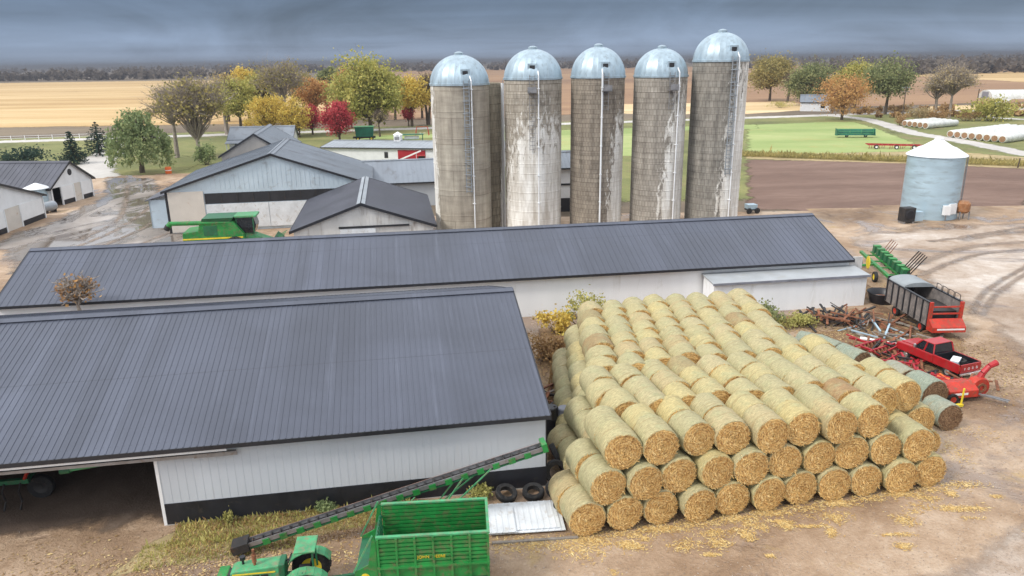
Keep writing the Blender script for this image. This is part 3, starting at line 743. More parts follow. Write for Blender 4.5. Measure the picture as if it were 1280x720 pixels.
# --- galvanised grain bin
bp = at(1165, 276); Y = bp.y+2.6
l, r = dep(1140, 196, Y), dep(1207, 196, Y); R = (r.x-l.x)/2; He = 6.7
R *= .96; bp = Vector(((l.x+r.x)/2-.25, bp.y, 0))
gb = thing('grain_bin', 'corrugated galvanised grain bin with a white cone roof in the yard at right', 'grain bin', (bp.x, Y, 0), 0)
prof = []; z = 0.
while z < He: prof += [(R, z), (R+.05, z+.11)]; z += .22
MB().lathe(prof, 64).build('wall', M['galv'], gb, smooth=True, sharp=60)
n = 28; mb = MB()
mb.lathe([(R+.22, He-.05), (R*.62, He+.75), (R*.60, He+.82), (R*.52, He+.9), (.45, He+1.55), (.45, He+1.72), (.2, He+1.82), (0, He+1.84)], n)
for i in range(n):
    a = 2*math.pi*i/n; c = Vector((math.cos(a), math.sin(a), 0)); mb.bar(c*(R+.2)+Vector((0, 0, He)), c*(R*.63)+Vector((0, 0, He+.78)), .07, .06)
mb.build('roof', M['galv_white'], gb)
lb = MB(); a = -.35; c = Vector((math.cos(a), math.sin(a), 0)); u = Vector((-c.y, c.x, 0))
for s in (-.22, .22): lb.bar(c*(R+.22)+u*s+Vector((0, 0, .4)), c*(R+.22)+u*s+Vector((0, 0, He)), .05)
z = .6
while z < He: lb.bar(c*(R+.22)-u*.22+Vector((0, 0, z)), c*(R+.22)+u*.22+Vector((0, 0, z)), .035); z += .36
lb.build('ladder', M['grey_steel'], gb)
a = -1.2; c = Vector((math.cos(a), math.sin(a), 0)); u = Vector((-c.y, c.x, 0)); MB().obox(c*(R-.1)-u*.5+Vector((0, 0, .7)), u*1.0, c*.28, (0, 0, 1.1)).build('door', M['white_paint'], gb)
fan = thing('bin_fan', 'dark box fan on legs standing left of the grain bin', 'fan', at(1132, 279), R_(10))
MB().box(-.65, .65, -.5, .5, .25, 1.7).build('housing', M['dark_steel'], fan, bevel=.04)
MB().lathe([(.45, -.56), (.5, -.52), (.5, -.505)], 20, axis='y', c=(0, 0, .98)).build('grille', M['black_plastic'], fan)
for s in (-.5, .5): MB().box(s-.08, s+.08, -.45, .45, 0, .25).build('leg', M['grey_steel'], fan)
MB().box(.66, 1.7, -.35, .35, .25, 1.2).build('duct', M['galv'], fan)
ht = thing('fuel_tank', 'rusty brown upright tank on a frame just right of the grain bin', 'tank', at(1201, 274), 0)
MB().lathe([(0, .7), (.5, .72), (.72, .95), (.72, 1.75), (.5, 2.0), (0, 2.05)], 20).build('tank', M['brown_tank'], ht, smooth=True)
for q in ((-.5, -.5), (.5, -.5), (.5, .5), (-.5, .5)): MB().box(q[0]-.05, q[0]+.05, q[1]-.05, q[1]+.05, 0, .9).build('leg', M['grey_steel'], ht)
cb = thing('control_box', 'small white electric box on a post in front of the grain bin', 'electric box', at(1181, 277), 0)
MB().box(-.35, .35, -.2, .2, .7, 1.7).build('box', M['white_paint'], cb, bevel=.02); MB().box(-.05, .05, -.05, .05, 0, .7).build('post', M['grey_steel'], cb)
# ------------------------------------------------------------------ hay bales
RB, LB = .735, 1.30
def bale_meshes(seed, L=LB, sag=0.):
    rng = random.Random(seed); n = 44
    ys = [-.5, -.485, -.44, -.33, -.2, -.07, .07, .2, .33, .44, .485, .5]
    rr = [.93, .975, 1.0, 1.006, 1.0, 1.008, .998, 1.006, 1.0, 1.0, .975, .93]
    ph = [rng.uniform(0, 6.28) for _ in range(4)]
    P = []
    for y, r in zip(ys, rr):
        for i in range(n):
            a = 2*math.pi*i/n
            k = r*RB*(1+.022*math.sin(2*a+ph[0]+y)+.018*math.sin(3*a+ph[1]+y*3)+.011*math.sin(7*a+ph[2]+y*9)+.008*math.sin(13*a+y*17)+rng.uniform(-.009, .009))
            P.append((k*math.cos(a), y*L+.02*math.sin(a+ph[3])*(1 if abs(y) < .49 else 1.), k*math.sin(a)*(1-sag if math.sin(a) < 0 else 1)))
    fs = [(j*n+i, j*n+(i+1) % n, (j+1)*n+(i+1) % n, (j+1)*n+i) for j in range(len(ys)-1) for i in range(n)]
    w = MB().add(P, fs)
    ends = []
    for s in (-1, 1):                 # straw ends: rough, slightly domed discs
        e = MB(); Q = []; rings = 9
        for j in range(rings+1):
            f = 1-j/rings
            for i in range(n):
                a = 2*math.pi*i/n; b = P[(0 if s < 0 else (len(ys)-1)*n)+i]
                Q.append((b[0]*f*(.995), s*(L*.5-.004+.05*(1-f*f)+rng.uniform(-.02, .02)*(j > 0)), b[2]*f*.995))
        fe = [(j*n+i, j*n+(i+1) % n, (j+1)*n+(i+1) % n, (j+1)*n+i) for j in range(rings) for i in range(n)]
        if s > 0: fe = [tuple(reversed(f)) for f in fe]
        e.add(Q, fe)
        if s < 0:                     # stray stalks sticking out of the cut face
            for _ in range(900):
                r = RB*math.sqrt(rng.random())*.96; a = rng.uniform(0, 6.28); c = Vector((r*math.cos(a), -L*.5-.045*(1-(r/RB)**2)-.012, r*math.sin(a)))
                t = a+math.pi/2+rng.gauss(0, .8); d = Vector((math.cos(t), -rng.uniform(.0, .7), math.sin(t)))*rng.uniform(.025, .085)
                wv = d.cross(Vector((0, 1, 0))).normalized()*rng.uniform(.004, .011)
                e.add([c-d-wv, c-d+wv, c+d+wv, c+d-wv], [(0, 1, 2, 3)], 1)
        ends.append(e)
    return w, ends
def bale_set(seed, wrap, straw, stalk, L_=LB, sag=0.):
    w, ends = bale_meshes(seed, L_, sag)
    obs = [w.build('net_wrap', M[wrap], smooth=True, sharp=80)]+[e.build('straw_end', [M[straw], M[stalk]], smooth=True, sharp=60) for e in ends]
    ms = [o.data for o in obs]
    for o in obs: bpy.data.objects.remove(o)
    return ms
BV = [bale_set(20+k, 'net_wrap', 'straw_end', 'end_stalks') for k in range(4)]
OV = [bale_set(40+k, 'old_wrap', 'old_straw', 'old_stalks', 1.35, .1) for k in range(2)]
brng = random.Random(5)
BALES = []
def bale(p, ang, label, group='round hay bales in the big stack', old=False, sc=1.):
    t = thing('hay_bale', label, 'hay bale', p, 0, group)
    t.rotation_euler = (R_(brng.uniform(-1.2, 1.2)), R_(brng.uniform(0, 360)) if not old else R_(brng.uniform(-20, 20)), ang+R_(brng.uniform(-3.5, 3.5)))
    t.scale = (sc*brng.uniform(.965, 1.03), sc*brng.uniform(.93, 1.03), sc*brng.uniform(.95, 1.01))
    ms = (OV if old else BV)[brng.randrange(2 if old else 4)]
    for nm, me in zip(('net_wrap', 'straw_end', 'straw_end'), ms):
        o = bpy.data.objects.new(nm, me); COL.objects.link(o); o.parent = t
    BALES.append(t); return t
ORD = ['first', 'second', 'third', 'fourth', 'fifth', 'sixth', 'seventh', 'eighth', 'ninth', 'tenth', 'eleventh', 'twelfth', 'thirteenth']
E1A = R_(11.9); e1 = Vector((math.cos(E1A), math.sin(E1A), 0)); O0 = Vector((2.69, 23.62, 0)); SP = 1.462
Z1, Z2, Z3 = RB, RB+RB*1.70, RB+2*RB*1.70
def jit(s=.05): return Vector((brng.uniform(-s, s), brng.uniform(-s, s)*1.6, brng.uniform(-.03, .03)))
def row_pts(k, start, n, nofan=False):
    """centres of one row of bales from its front face back, with the two jogs of the real stack; k counts from the left"""
    out = []; ax = R_(-14+4.*min(k, 8)/7); q = max(0., min(1., k/7))
    d = Vector((math.sin(ax), math.cos(ax), 0))
    for b in range(n):
        if b < 2: c = start+d*(LB*(b+.5)); a = ax
        elif b < 5:
            s2 = start+Vector((.45-.62*q, 2.62, 0)); c = s2+d*(LB*(b-2+.5)); a = ax
        else:
            s3 = start+Vector((.10-.85*q, 6.50, 0)); d3 = Vector((math.sin(R_(1.6-1.4*q)), math.cos(R_(1)), 0)); a = R_(-10+4*q); c = s3+d3*(1.31*(b-5+.5))
        out.append((c, -a))
    return out
# bottom layer: front faces, and the left edge
def face_at(layer_off, idx, back=0.):
    return O0+e1*((idx+layer_off)*SP)+Vector((-math.sin(E1A), math.cos(E1A), 0))*back
for i in range(11):
    pts = row_pts(max(0, i-1), face_at(0, i, brng.uniform(0, .12)), 12 if i == 0 else 1)
    for b, (c, a) in enumerate(pts):
        if i == 0: lab = "hay bale in the stack's bottom layer on the shed side, %s" % (('at the front corner') if b == 0 else '%s from the front' % ORD[b])
        else: lab = 'hay bale in the bottom layer of the front face, %s from the white sheets' % ORD[i]
        bale(c+jit()+Vector((0, 0, Z1)), a, lab)
for b, (c, a) in enumerate(row_pts(8, face_at(0, 11, 2.15), 3)):
    bale(c+jit()+Vector((0, 0, Z1)), a, 'hay bale in the bottom layer, set back by the old bales, %s from front' % ORD[b])
# second layer
for i in range(10):
    pts = row_pts(i-.5, face_at(.5, i, brng.uniform(.05, .25)), 12 if i == 0 else (3 if i == 9 else 1))
    for b, (c, a) in enumerate(pts):
        if i == 0: lab = "hay bale in the stack's middle layer on the shed side, %s" % ('at the front' if b == 0 else '%s from the front' % ORD[b])
        elif i == 9: lab = 'hay bale in the middle layer, at the pickup end of the face, %s from front' % ORD[b]
        else: lab = 'hay bale in the middle layer of the front face, %s from the shed' % ORD[i]
        bale(c+jit()+Vector((0, 0, Z2)), a, lab)
for b, (c, a) in enumerate(row_pts(8, face_at(.5, 10, 1.9), 3)):
    bale(c+jit()+Vector((0, 0, Z2)), a, 'hay bale in the middle layer, set back towards the pickup, %s from front' % ORD[b])
# top layer
for k in range(8):
    for b, (c, a) in enumerate(row_pts(k, face_at(1, k, brng.uniform(.2, .5)), 12)):
        bale(c+jit(.07)+Vector((0, 0, Z3)), a, 'hay bale on top of the stack, %s row from the shed, %s from the front' % (ORD[k], ORD[b]))
for k, sb, n in ((8, 1.55, 5), (9, 2.0, 2)):
    for b, (c, a) in enumerate(row_pts(8, face_at(1, k, sb), n)):
        if b > 1: c = c+Vector((.15*(b-1)*.4, 0, 0))
        bale(c+jit(.07)+Vector((0, 0, Z3)), a, 'hay bale in the %s short top row towards the pickup, %s from the front' % (('inner', 'outer')[k-8], ORD[b]))
# weathered bales at the right flank
x0 = Vector((14.75, 34.3, 0))
for b in range(4):
    bale(x0+Vector((-.06*b, 1.35*b, Z2)), R_(6), 'weathered bale in the middle layer behind the short rows, %s from the front' % ORD[b], 'weathered bales on the right flank', b % 2 == 1)
    bale(x0+Vector((.75-.06*b, 1.35*b, Z1)), R_(6), 'weathered bale on the ground behind the short rows, %s from the front' % ORD[b], 'weathered bales on the right flank', b % 2 == 0)
W1 = [((20.75, 34.35, .80), 12, 'large grey-green old bale with dark brown face, at the mower end of the heap', 1.12),
      ((20.15, 35.85, .80), 14, 'grey-green old bale directly behind the large brown-faced one', 1.05),
      ((20.35, 32.1, .66), 10, 'squat old bale with a pale top, lowest and alone on the mud', .98),
      ((18.1, 36.9, 1.35), 28, 'grey old bale on the scrap side pile, front one of the upper pair', 1.08),
      ((17.4, 38.2, 1.35), 28, 'grey old bale on the scrap side pile, rear one of the upper pair', 1.08),
      ((18.9, 36.2, .60), 20, 'old bale under the upper grey pair, partly hidden', .9),
      ((17.0, 36.8, .62), 15, 'collapsed tan old bale between the hay stack and the upper grey pair', .88),
      ((16.2, 40.6, .66), 35, 'flattened grey-green old bale near the lean-to, the one nearer the stack', .95),
      ((17.6, 41.2, .66), 50, 'flattened grey-green old bale near the lean-to, the one nearer the scrap', .95),
      ((19.55, 37.5, .62), 12, 'grey-green old bale lying low against the rusty scrap', .98)]
for p, a, lab, sc in W1: bale(Vector(p), R_(a), lab, 'weathered bales on the right flank', True, sc)

# ------------------------------------------------------------------ wheels
def wheel(parent, c, R, w, axis='y', hub='yellow_paint', lug=0, name='wheel', hubr=.55):
    mb = MB(); n = 28
    mb.lathe([(R*hubr, -w*.42), (R*.93, -w*.5), (R, -w*.34), (R, w*.34), (R*.93, w*.5), (R*hubr, w*.42)], n, axis=axis, closed=True)
    ax = {'y': Vector((0, 1, 0)), 'x': Vector((1, 0, 0))}[axis]
    for k in range(lug):
        for s in (-1, 1):
            a = 2*math.pi*(k+(.25 if s > 0 else -.25))/lug
            e = (Vector((math.sin(a), 0, math.cos(a))) if axis == 'y' else Vector((0, math.sin(a), math.cos(a))))
            a2 = a+.16; e2 = (Vector((math.sin(a2), 0, math.cos(a2))) if axis == 'y' else Vector((0, math.sin(a2), math.cos(a2))))
            mb.bar(e*(R+.005)+ax*(s*w*.03), e2*(R-.01)+ax*(s*w*.47), .05, .08, up=e)
    o = mb.build(name, M['rubber'], parent, smooth=True, loc=c)
    h = MB(); h.lathe([(0, -w*.2), (R*hubr*.5, -w*.22), (R*hubr*.9, -w*.38), (R*hubr*1.01, -w*.40), (R*hubr*1.01, w*.40), (R*hubr*.9, w*.38), (R*hubr*.5, w*.22), (0, w*.2)], n, axis=axis)
    h.lathe([(0, -w*.32), (R*.13, -w*.32), (R*.13, w*.32), (0, w*.32)], 10, axis=axis)
    h.build('rim', M[hub], o, smooth=True)
    return o
def text_part(s, size, mat, parent, loc, rot, depth=.004, name='lettering'):
    cu = bpy.data.curves.new(name, 'FONT'); cu.body = s; cu.size = size; cu.extrude = depth; cu.align_x = 'CENTER'
    tmp = bpy.data.objects.new(name, cu); me = bpy.data.meshes.new_from_object(tmp)
    bpy.data.objects.remove(tmp); me.name = name; me.materials.clear(); me.materials.append(M[mat])
    o = bpy.data.objects.new(name, me); COL.objects.link(o); o.parent = parent; o.location = loc; o.rotation_euler = rot
    return o

# ------------------------------------------------------------------ green tractor at the bottom edge (front to the left)
TP = at(366, 742); T = thing('tractor', 'old green tractor with yellow stripes at the bottom edge, below the elevator', 'tractor', TP, R_(187)); T.scale = (.80,)*3
# local +x is forward
mb = MB(); mb.prism([(.35, -.36, .95), (2.25, -.36, 1.0), (2.3, -.36, 1.48), (2.15, -.36, 1.56), (.35, -.36, 1.68)], (0, .72, 0)); mb.build('hood', M['green_faded'], T, bevel=.05)
for s in (-1, 1): MB().box(.5, 2.2, s*.372-.006, s*.372+.006, 1.40, 1.46).build('stripe', M['yellow_paint'], T)
for s in (-1, 1):
    g = MB()
    for k in range(4): g.box(.8+.34*k, 1.08+.34*k, s*.365-.012, s*.365+.012, 1.02, 1.34)
    g.build('side_grille', M['door_dark'], T)
mb = MB(); mb.box(2.42, 2.85, -.42, .42, .72, 1.38); mb.build('grille_shell', M['green_paint'], T, bevel=.06)
MB().box(2.41, 2.86, -.432, .432, 1.10, 1.16).build('stripe', M['yellow_paint'], T)
MB().box(2.28, 2.46, -.25, .25, .75, 1.35).build('radiator', M['dark_steel'], T)
MB().box(-.7, 2.5, -.26, .26, .5, .96).build('engine_frame', M['green_dark'], T, bevel=.04)
MB().box(2.86, 3.2, -.36, .36, .55, .85).build('front_weights', M['dark_steel'], T, bevel=.02)
ex = MB(); ex.tube((1.35, .05, 1.55), (1.35, .05, 2.35), .055, n=10); ex.tube((1.35, .05, 1.75), (1.35, .05, 2.1), .09, n=10); ex.build('exhaust', M['rust'], T, smooth=True)
ai = MB(); ai.tube((1.85, -.12, 1.5), (1.85, -.12, 1.82), .05, n=10); ai.tube((1.85, -.12, 1.8), (1.85, -.12, 1.94), .12, n=12); ai.build('air_intake', M['black_plastic'], T, smooth=True)
MB().box(.12, .36, -.36, .36, 1.0, 1.72).build('dashboard', M['green_dark'], T, bevel=.04)
sw = MB(); C = Vector((-.05, 0, 1.75)); P = []
for k in range(17):
    a = 2*math.pi*k/16; P.append(C+Vector((-.1*math.sin(a), .22*math.cos(a), .19*math.sin(a))))
sw.path(P, .018, 6); sw.bar(C, C+Vector((.28, 0, -.18)), .04); sw.bar(C+Vector((0, -.21, 0)), C+Vector((0, .21, 0)), .025); sw.build('steering_wheel', M['black_plastic'], T, smooth=True)
se = MB(); se.box(-.85, -.35, -.26, .26, 1.12, 1.24); se.prism([(-.9, -.26, 1.2), (-.78, -.26, 1.2), (-.9, -.26, 1.7), (-1.0, -.26, 1.7)], (0, .52, 0)); se.build('seat', M['black_plastic'], T, bevel=.04)
for s in (-1, 1):
    f = MB(); P = []
    for k in range(8):
        a = R_(12+k*20); P.append((-.75+.93*math.cos(a), 0, .78+.80*math.sin(a)))
    for k in range(7):
        a, b = Vector(P[k]), Vector(P[k+1]); y = .44 if s > 0 else -.98
        f.obox((a.x, y, a.z), (0, .54, 0), (b-a), (b-a).cross(Vector((0, 1, 0))).normalized()*-.03)
    f.build('fender', M['green_faded'], T)
    wheel(T, (-.75, s*.80, .78), .78, .46, lug=18)
    wheel(T, (2.15, s*.78, .42), .42, .24, lug=0)
for s in (-.40, .40): MB().bar((-1.05, s, 1.), (-1.02, s, 2.28), .07).build('canopy_post', M['green_dark'], T)
MB().box(-1.18, -.32, -.56, .56, 2.28, 2.37).build('canopy', M['green_faded'], T, bevel=.04)
MB().bar((-1.0, 0, .55), (-1.75, 0, .5), .1, .08).build('drawbar', M['dark_steel'], T)
MB().box(2.05, 2.25, -.7, .7, .38, .52).build('front_axle', M['green_dark'], T)

# ------------------------------------------------------------------ green forage wagon
WA = R_(5.5); wz = 2.55
tr_, tl_ = at(611, 665, wz), at(470, 673, wz); 
gw = thing('forage_wagon', 'green high-sided forage wagon, open on top, beside the elevator', 'wagon', Vector((tl_.x, tl_.y, 0)), math.atan2(tr_.y-tl_.y, tr_.x-tl_.x))
Lw = (tr_-tl_).length; Ww = 1.85; zb = .95
def ribbed(mb, x0, x1, y, z0, z1, out, nb=6):
    mb.box(x0, x1, min(y, y+out*.04), max(y, y+out*.04), z0, z1)
    k = 0
    n = 7
    for k in range(n):
        z = z0+.62+(z1-z0-.72)*k/(n-1); mb.box(x0+.03, x1-.03, min(y-out*.045, y+out*.085), max(y-out*.045, y+out*.085), z-.045, z+.045)
    for k in range(nb+1):
        x = x0+.04+(x1-x0-.08)*k/nb; yy = (y-out*.02, y+out*.12); mb.box(x-.035, x+.035, min(yy), max(yy), z0+.01, z1+.005)
    yy = (y-out*.03, y+out*.13); mb.box(x0-.01, x1+.01, min(yy), max(yy), z0+.50, z0+.58)
mb = MB(); ribbed(mb, 0, Lw, 0, zb, wz, -1); mb.build('side_panel', M['green_paint'], gw)
mb = MB(); ribbed(mb, 0, Lw, Ww, zb, wz, 1); mb.build('side_panel', M['green_paint'], gw)
mb = MB(); mb.box(Lw-.05, Lw-.005, .005, Ww-.005, zb, wz-.02); mb.build('end_panel', M['green_paint'], gw)
tr = MB(); tr.box(-.02, Lw+.03, -.07, .05, wz+.006, wz+.06); tr.box(-.02, Lw+.03, Ww-.05, Ww+.07, wz+.006, wz+.06); tr.box(Lw-.06, Lw+.03, .052, Ww-.052, wz+.006, wz+.06); tr.build('top_rail', M['green_faded'], gw)
fl = MB(); fl.box(0, Lw, .01, Ww-.01, zb-.1, zb-.004); fl.build('floor', M['green_dark'], gw)
bt = MB()
for k in range(9): bt.bar((-.02, .12+k*.2, 1.15), (-.02, .12+k*.2, 2.35), .04)
for z in (1.35, 1.75, 2.15): bt.tube((-.05, .06, z), (-.05, Ww-.06, z), .07, n=10)
bt.build('beaters', M['green_dark'], gw)
for y in (-.04, Ww):
    hd = MB(); hd.prism([(-.75, y, .7), (-.02, y, .7), (-.02, y, wz-.05), (-.12, y, wz+.1), (-.3, y, 1.6), (-.75, y, 1.35)], (0, .04, 0)); hd.build('front_housing', M['green_paint'], gw)
MB().box(-.74, -.35, .01, Ww-.01, .72, 1.3).build('cross_conveyor', M['green_dark'], gw)
for y in (-.03, Ww+.03): MB().bar((-.78, y, 1.35), (-.12, y, wz+.12), .05).build('edge_bar', M['green_faded'], gw)
text_part('JOHN  DEERE', .15, 'yellow_paint', gw, (1.72, -.098, 1.78), (R_(90), 0, 0))
bd = MB(); bd.lathe([(0, -.01), (.14, -.01), (.14, .01), (0, .01)], 20, axis='y', c=(-.42, -.055, 1.15)); bdo = bd.build('badge', M['yellow_paint'], gw)
bd = MB()   # a leaping stag in outline
bd.prism([(-.52, -.068, 1.12), (-.46, -.068, 1.17), (-.39, -.068, 1.17), (-.36, -.068, 1.22), (-.33, -.068, 1.20), (-.36, -.068, 1.14), (-.41, -.068, 1.12), (-.49, -.068, 1.09)], (0, -.004, 0)); bd.build('emblem', M['door_dark'], bdo)
ch = MB(); ch.box(-.3, Lw-.2, .45, .57, .62, .8); ch.box(-.3, Lw-.2, Ww-.57, Ww-.45, .62, .8)
for x in (.5, Lw-.6): ch.box(x-.06, x+.06, .0, Ww, .48, .62)
ch.bar((-.3, Ww/2, .6), (-1.7, Ww/2, .45), .1); ch.build('running_gear', M['green_dark'], gw)
for x in (.5, Lw-.6):
    for y in (-.12, Ww+.12): wheel(gw, (x, y, .44), .44, .3, hub='yellow_paint')

# ------------------------------------------------------------------ bale elevator leaning past the shed wall
E0, E1 = Vector((-9.7, 23.05, .35)), Vector((1.05, 25.25, 2.85))
el = thing('elevator', 'long green chain elevator rising from the tractor along the shed wall', 'elevator', (0, 0, 0))
d = (E1-E0).normalized(); sd = d.cross(Vector((0, 0, 1))).normalized(); up = sd.cross(d)
mb = MB(); mb.obox(E0-sd*.17, d*(E1-E0).length, sd*.34, up*.03)
for s in (-.19, .17): mb.obox(E0+sd*s-up*.0, d*(E1-E0).length, sd*.02, up*.17)
mb.build('trough', M['grey_steel'], el)
mb = MB(); mb.obox(E0-sd*.205+up*.11, d*(E1-E0).length, sd*.035, up*.06); mb.build('back_rail', M['rust'], el)
pd = MB(); Le = (E1-E0).length; k = .2
while k < Le-.1: pd.obox(E0+d*k-sd*.16+up*.035, d*.05, sd*.32, up*.09); k += .34
for s in (-.08, .08): pd.obox(E0+sd*s+up*.045-sd*.015, d*Le, sd*.03, up*.03)
pd.build('chain_slats', M['dark_steel'], el)
k = .6
while k < Le-.4: MB().obox(E0+d*k+sd*.195-up*.09, d*.26, sd*.03, up*.22).build('side_bracket', M['green_paint'], el); k += .62
br = MB()
for s in (-.15, .13): br.obox(E0+sd*s-up*.10, d*Le, sd*.05, up*.07)
br.build('frame_rail', M['green_dark'], el)
g = E0+d*(Le*.72); lg = MB()
for s in (-.6, .6):
    f = Vector((g.x-1.3, g.y+s-.1, .3)); lg.bar(g+sd*(-.22 if s > 0 else .22), f, .05); f2 = Vector((g.x+.35, g.y+s-.1, .3)); lg.bar(g+d*1.1+sd*(-.22 if s > 0 else .22), f, .045)
lg.bar(Vector((g.x-1.3, g.y-.85, .3)), Vector((g.x-1.3, g.y+.65, .3)), .07)
lg.build('undercarriage', M['green_faded'], el)
for s in (-.85, .65): wheel(el, (g.x-1.3, g.y+s, .3), .3, .16, hub='yellow_paint')
MB().obox(E1-sd*.28-up*.04, d*.2, sd*.56, up*.34).build('head', M['green_paint'], el)
MB().obox(E0-sd*.3-up*.08-d*.5, d*.6, sd*.6, up*.32).build('hopper', M['dark_steel'], el)
MB().bar(E0+d*6.2+sd*.3-up*.1, Vector((-4.7, 22.6, 1.2)), .03).build('tie_rod', M['green_faded'], el)

# ------------------------------------------------------------------ implement and boom inside the open bay
ip = thing('cultivator', 'green and red implement standing in the dark open bay of the machine shed', 'implement', in_shed(jamb-7.6, 2.6), SHED_A)
mb = MB(); mb.box(-1.8, 1.8, -.09, .09, 1.0, 1.18); mb.box(-1.8, 1.8, 1.1, 1.26, .9, 1.05)
for x in (-1.6, 0, 1.6): mb.bar((x, 0, 1.0), (x, 1.2, .95), .12)
mb.build('frame', M['green_dark'], ip)
for x in (-1.5, -.9, -.3, .3, .9, 1.5): MB().path([(x, -.1, 1.05), (x, -.35, .8), (x, -.25, .35), (x, -.5, .08)], .04, 6).build('shank', M['dark_steel'], ip)
MB().prism([(-.4, -.5, 1.2), (.5, -.5, 1.2), (.6, -.5, 1.7), (-.5, -.5, 1.7)], (0, .6, 0)).build('seed_box', M['rust'], ip)
wheel(ip, (-1.95, .5, .5), .5, .3, hub='dark_steel'); wheel(ip, (1.95, .5, .5), .5, .3, hub='dark_steel')
mb = MB(); mb.bar((1.6, 0, 1.1), (2.4, -.6, 2.3), .09); mb.build('marker_arm', M['red_orange'], ip)
bm = thing('auger', 'green auger tube hanging under the eave of the open bay', 'auger', in_shed(jamb-2.6, .3, 2.75), SHED_A)
MB().tube((-.6, 0, -.12), (2.4, .1, .12), .09, n=14).build('tube', M['green_faded'], bm, smooth=True); MB().tube((-.9, 0, -.14), (-.55, 0, -.12), .14, n=14).build('spout', M['green_dark'], bm, smooth=True)
hg = MB()
for x, y in ((-.3, .01), (2.1, .09)): hg.bar((x, y, -.08), (x, y, .62), .02)
hg.build('hanger', M['dark_steel'], bm)

# ------------------------------------------------------------------ sheets, tyres, pipes by the shed corner
sp = thing('roofing_sheets', 'flat stack of white roofing sheets on the ground beside the green wagon', 'metal sheets', Vector((-.95, 23.75, 0)), R_(5))
for k in range(3):
    mb = MB(); ox, oy = [(0, 0), (.08, .12), (-.1, -.06)][k]; lw = [2.85, 2.6, 1.1][k]
    mb.box(ox, ox+lw, oy, oy+1.95-.15*k, .12+k*.05, .145+k*.05)
    x = ox+.1
    while x < ox+lw-.05: mb.box(x, x+.05, oy+.01, oy+1.94-.15*k, .143+k*.05, .165+k*.05); x += .23
    mb.build('sheet', M['sheet_white'], sp)
mb = MB()
for y in (.2, 1., 1.7): mb.box(0, 2.7, y, y+.1, 0, .118)
mb.build('bearer', M['grey_wood'], sp)
mb = MB(); mb.box(-.1, 3.1, -.42, -.30, .0, .1); tag(mb.build('timber', M['grey_wood']), 'weathered timber lying along the front of the white sheets', 'timber')
o = bpy.data.objects['timber']; o.location = (-.8, 23.72, .0); o.rotation_euler.z = R_(5)
ty = [(1.72, 27.5, .5, 70, 15, 'tyre leaning upright between shed corner and the nearest bales', 0), (1.62, 26.35, .42, 40, 60, 'tyre leaning against the shed corner beside the elevator head', 0),
      (.75, 26.45, .45, 12, 0, 'tyre lying flat against the black shed base, the one nearer the bales', 1), (-.35, 26.3, .45, 20, 40, 'tyre lying flat against the black shed base, the one nearer the elevator wheels', 1),
      (1.85, 28.6, .6, 65, 100, 'tyre heaped behind the leaning tyres at the shed corner', 0), (1.9, 25.5, .4, 12, 10, 'tyre lying beside the lowest corner bales', 0)]
for x, y, R, tl, rz, lab, gidx in ty:
    mb = MB(); mb.lathe([(R*.58, -.11), (R*.92, -.13), (R, -.08), (R, .08), (R*.92, .13), (R*.58, .11), (R*.64, 0)], 26, closed=True)
    o = mb.build('tyre', M['rubber'], smooth=True); tag(o, lab, 'tyre', 'old tyres round the shed corner')
    o.rotation_euler = (R_(tl), 0, R_(rz)); o.location = (x, y, R*math.sin(R_(tl))+.13*math.cos(R_(tl)))
for x, y, h, mt, lab in ((1.75, 31.4, 1.6, 'black_plastic', 'black plastic barrel by the shed roof edge, left of the hay stack'), (2.35, 31.5, 1.5, 'grey_plastic', 'grey plastic barrel beside the black one, left of the hay stack'), (2.05, 29.9, .9, 'white_paint', 'small white drum in front of the black and grey barrels')):
    t = thing('barrel', lab, 'barrel', (x, y, 0)); MB().lathe([(.0, 0), (.29, 0), (.31, .05), (.31, h*.32), (.33, h*.34), (.31, h*.37), (.31, h*.64), (.33, h*.66), (.31, h*.69), (.31, h-.05), (.27, h), (0, h-.01)], 20).build('drum', M[mt], t, smooth=True); MB().lathe([(0, h-.005), (.05, h-.005), (.05, h+.03), (0, h+.03)], 10, c=(.15, 0, 0)).build('bung', M['dark_steel'], t)

# ------------------------------------------------------------------ combine harvester behind the long barn
CP = Vector((-27.0, 68.6, 0)); cb = thing('combine_harvester', 'green combine harvester with dark cab, parked before the grey-blue barn', 'combine', CP, R_(9))
# local +x is forward (to the right)
mb = MB(); mb.prism([(-3.4, -1.35, 1.0), (2.0, -1.35, 1.0), (2.0, -1.35, 1.9), (1.15, -1.35, 3.1), (-1.8, -1.35, 3.05), (-2.0, -1.35, 2.35), (-3.4, -1.35, 2.2)], (0, 2.7, 0)); mb.build('body', M['green_paint'], cb, bevel=.06)
MB().box(-3.42, 1.9, -1.375, -1.352, 1.55, 1.68).build('stripe', M['yellow_paint'], cb)
mb = MB(); mb.prism([(-1.7, -1.3, 3.06), (1.0, -1.3, 3.1), (1.2, -1.5, 3.5), (-1.5, -1.5, 3.5)], (0, 2.7, 0)); mb.build('grain_tank', M['green_dark'], cb)
MB().box(-1.5, -.3, -1.38, -1.352, 1.9, 2.8).build('screen', M['green_dark'], cb)
mb = MB(); mb.prism([(1.35, -.85, 1.9), (2.9, -.85, 1.9), (3.1, -.85, 2.6), (2.9, -.85, 3.35), (1.35, -.85, 3.35)], (0, 1.7, 0)); cab = mb.build('cab', M['glass'], cb)
MB().box(1.2, 3.2, -1.0, 1.0, 3.352, 3.55).build('cab_roof', M['green_faded'], cb, bevel=.05)
for x in (1.36, 2.86): MB().box(x-.05, x+.05, -.9, -.852, 1.9, 3.35).build('cab_post', M['green_dark'], cab)
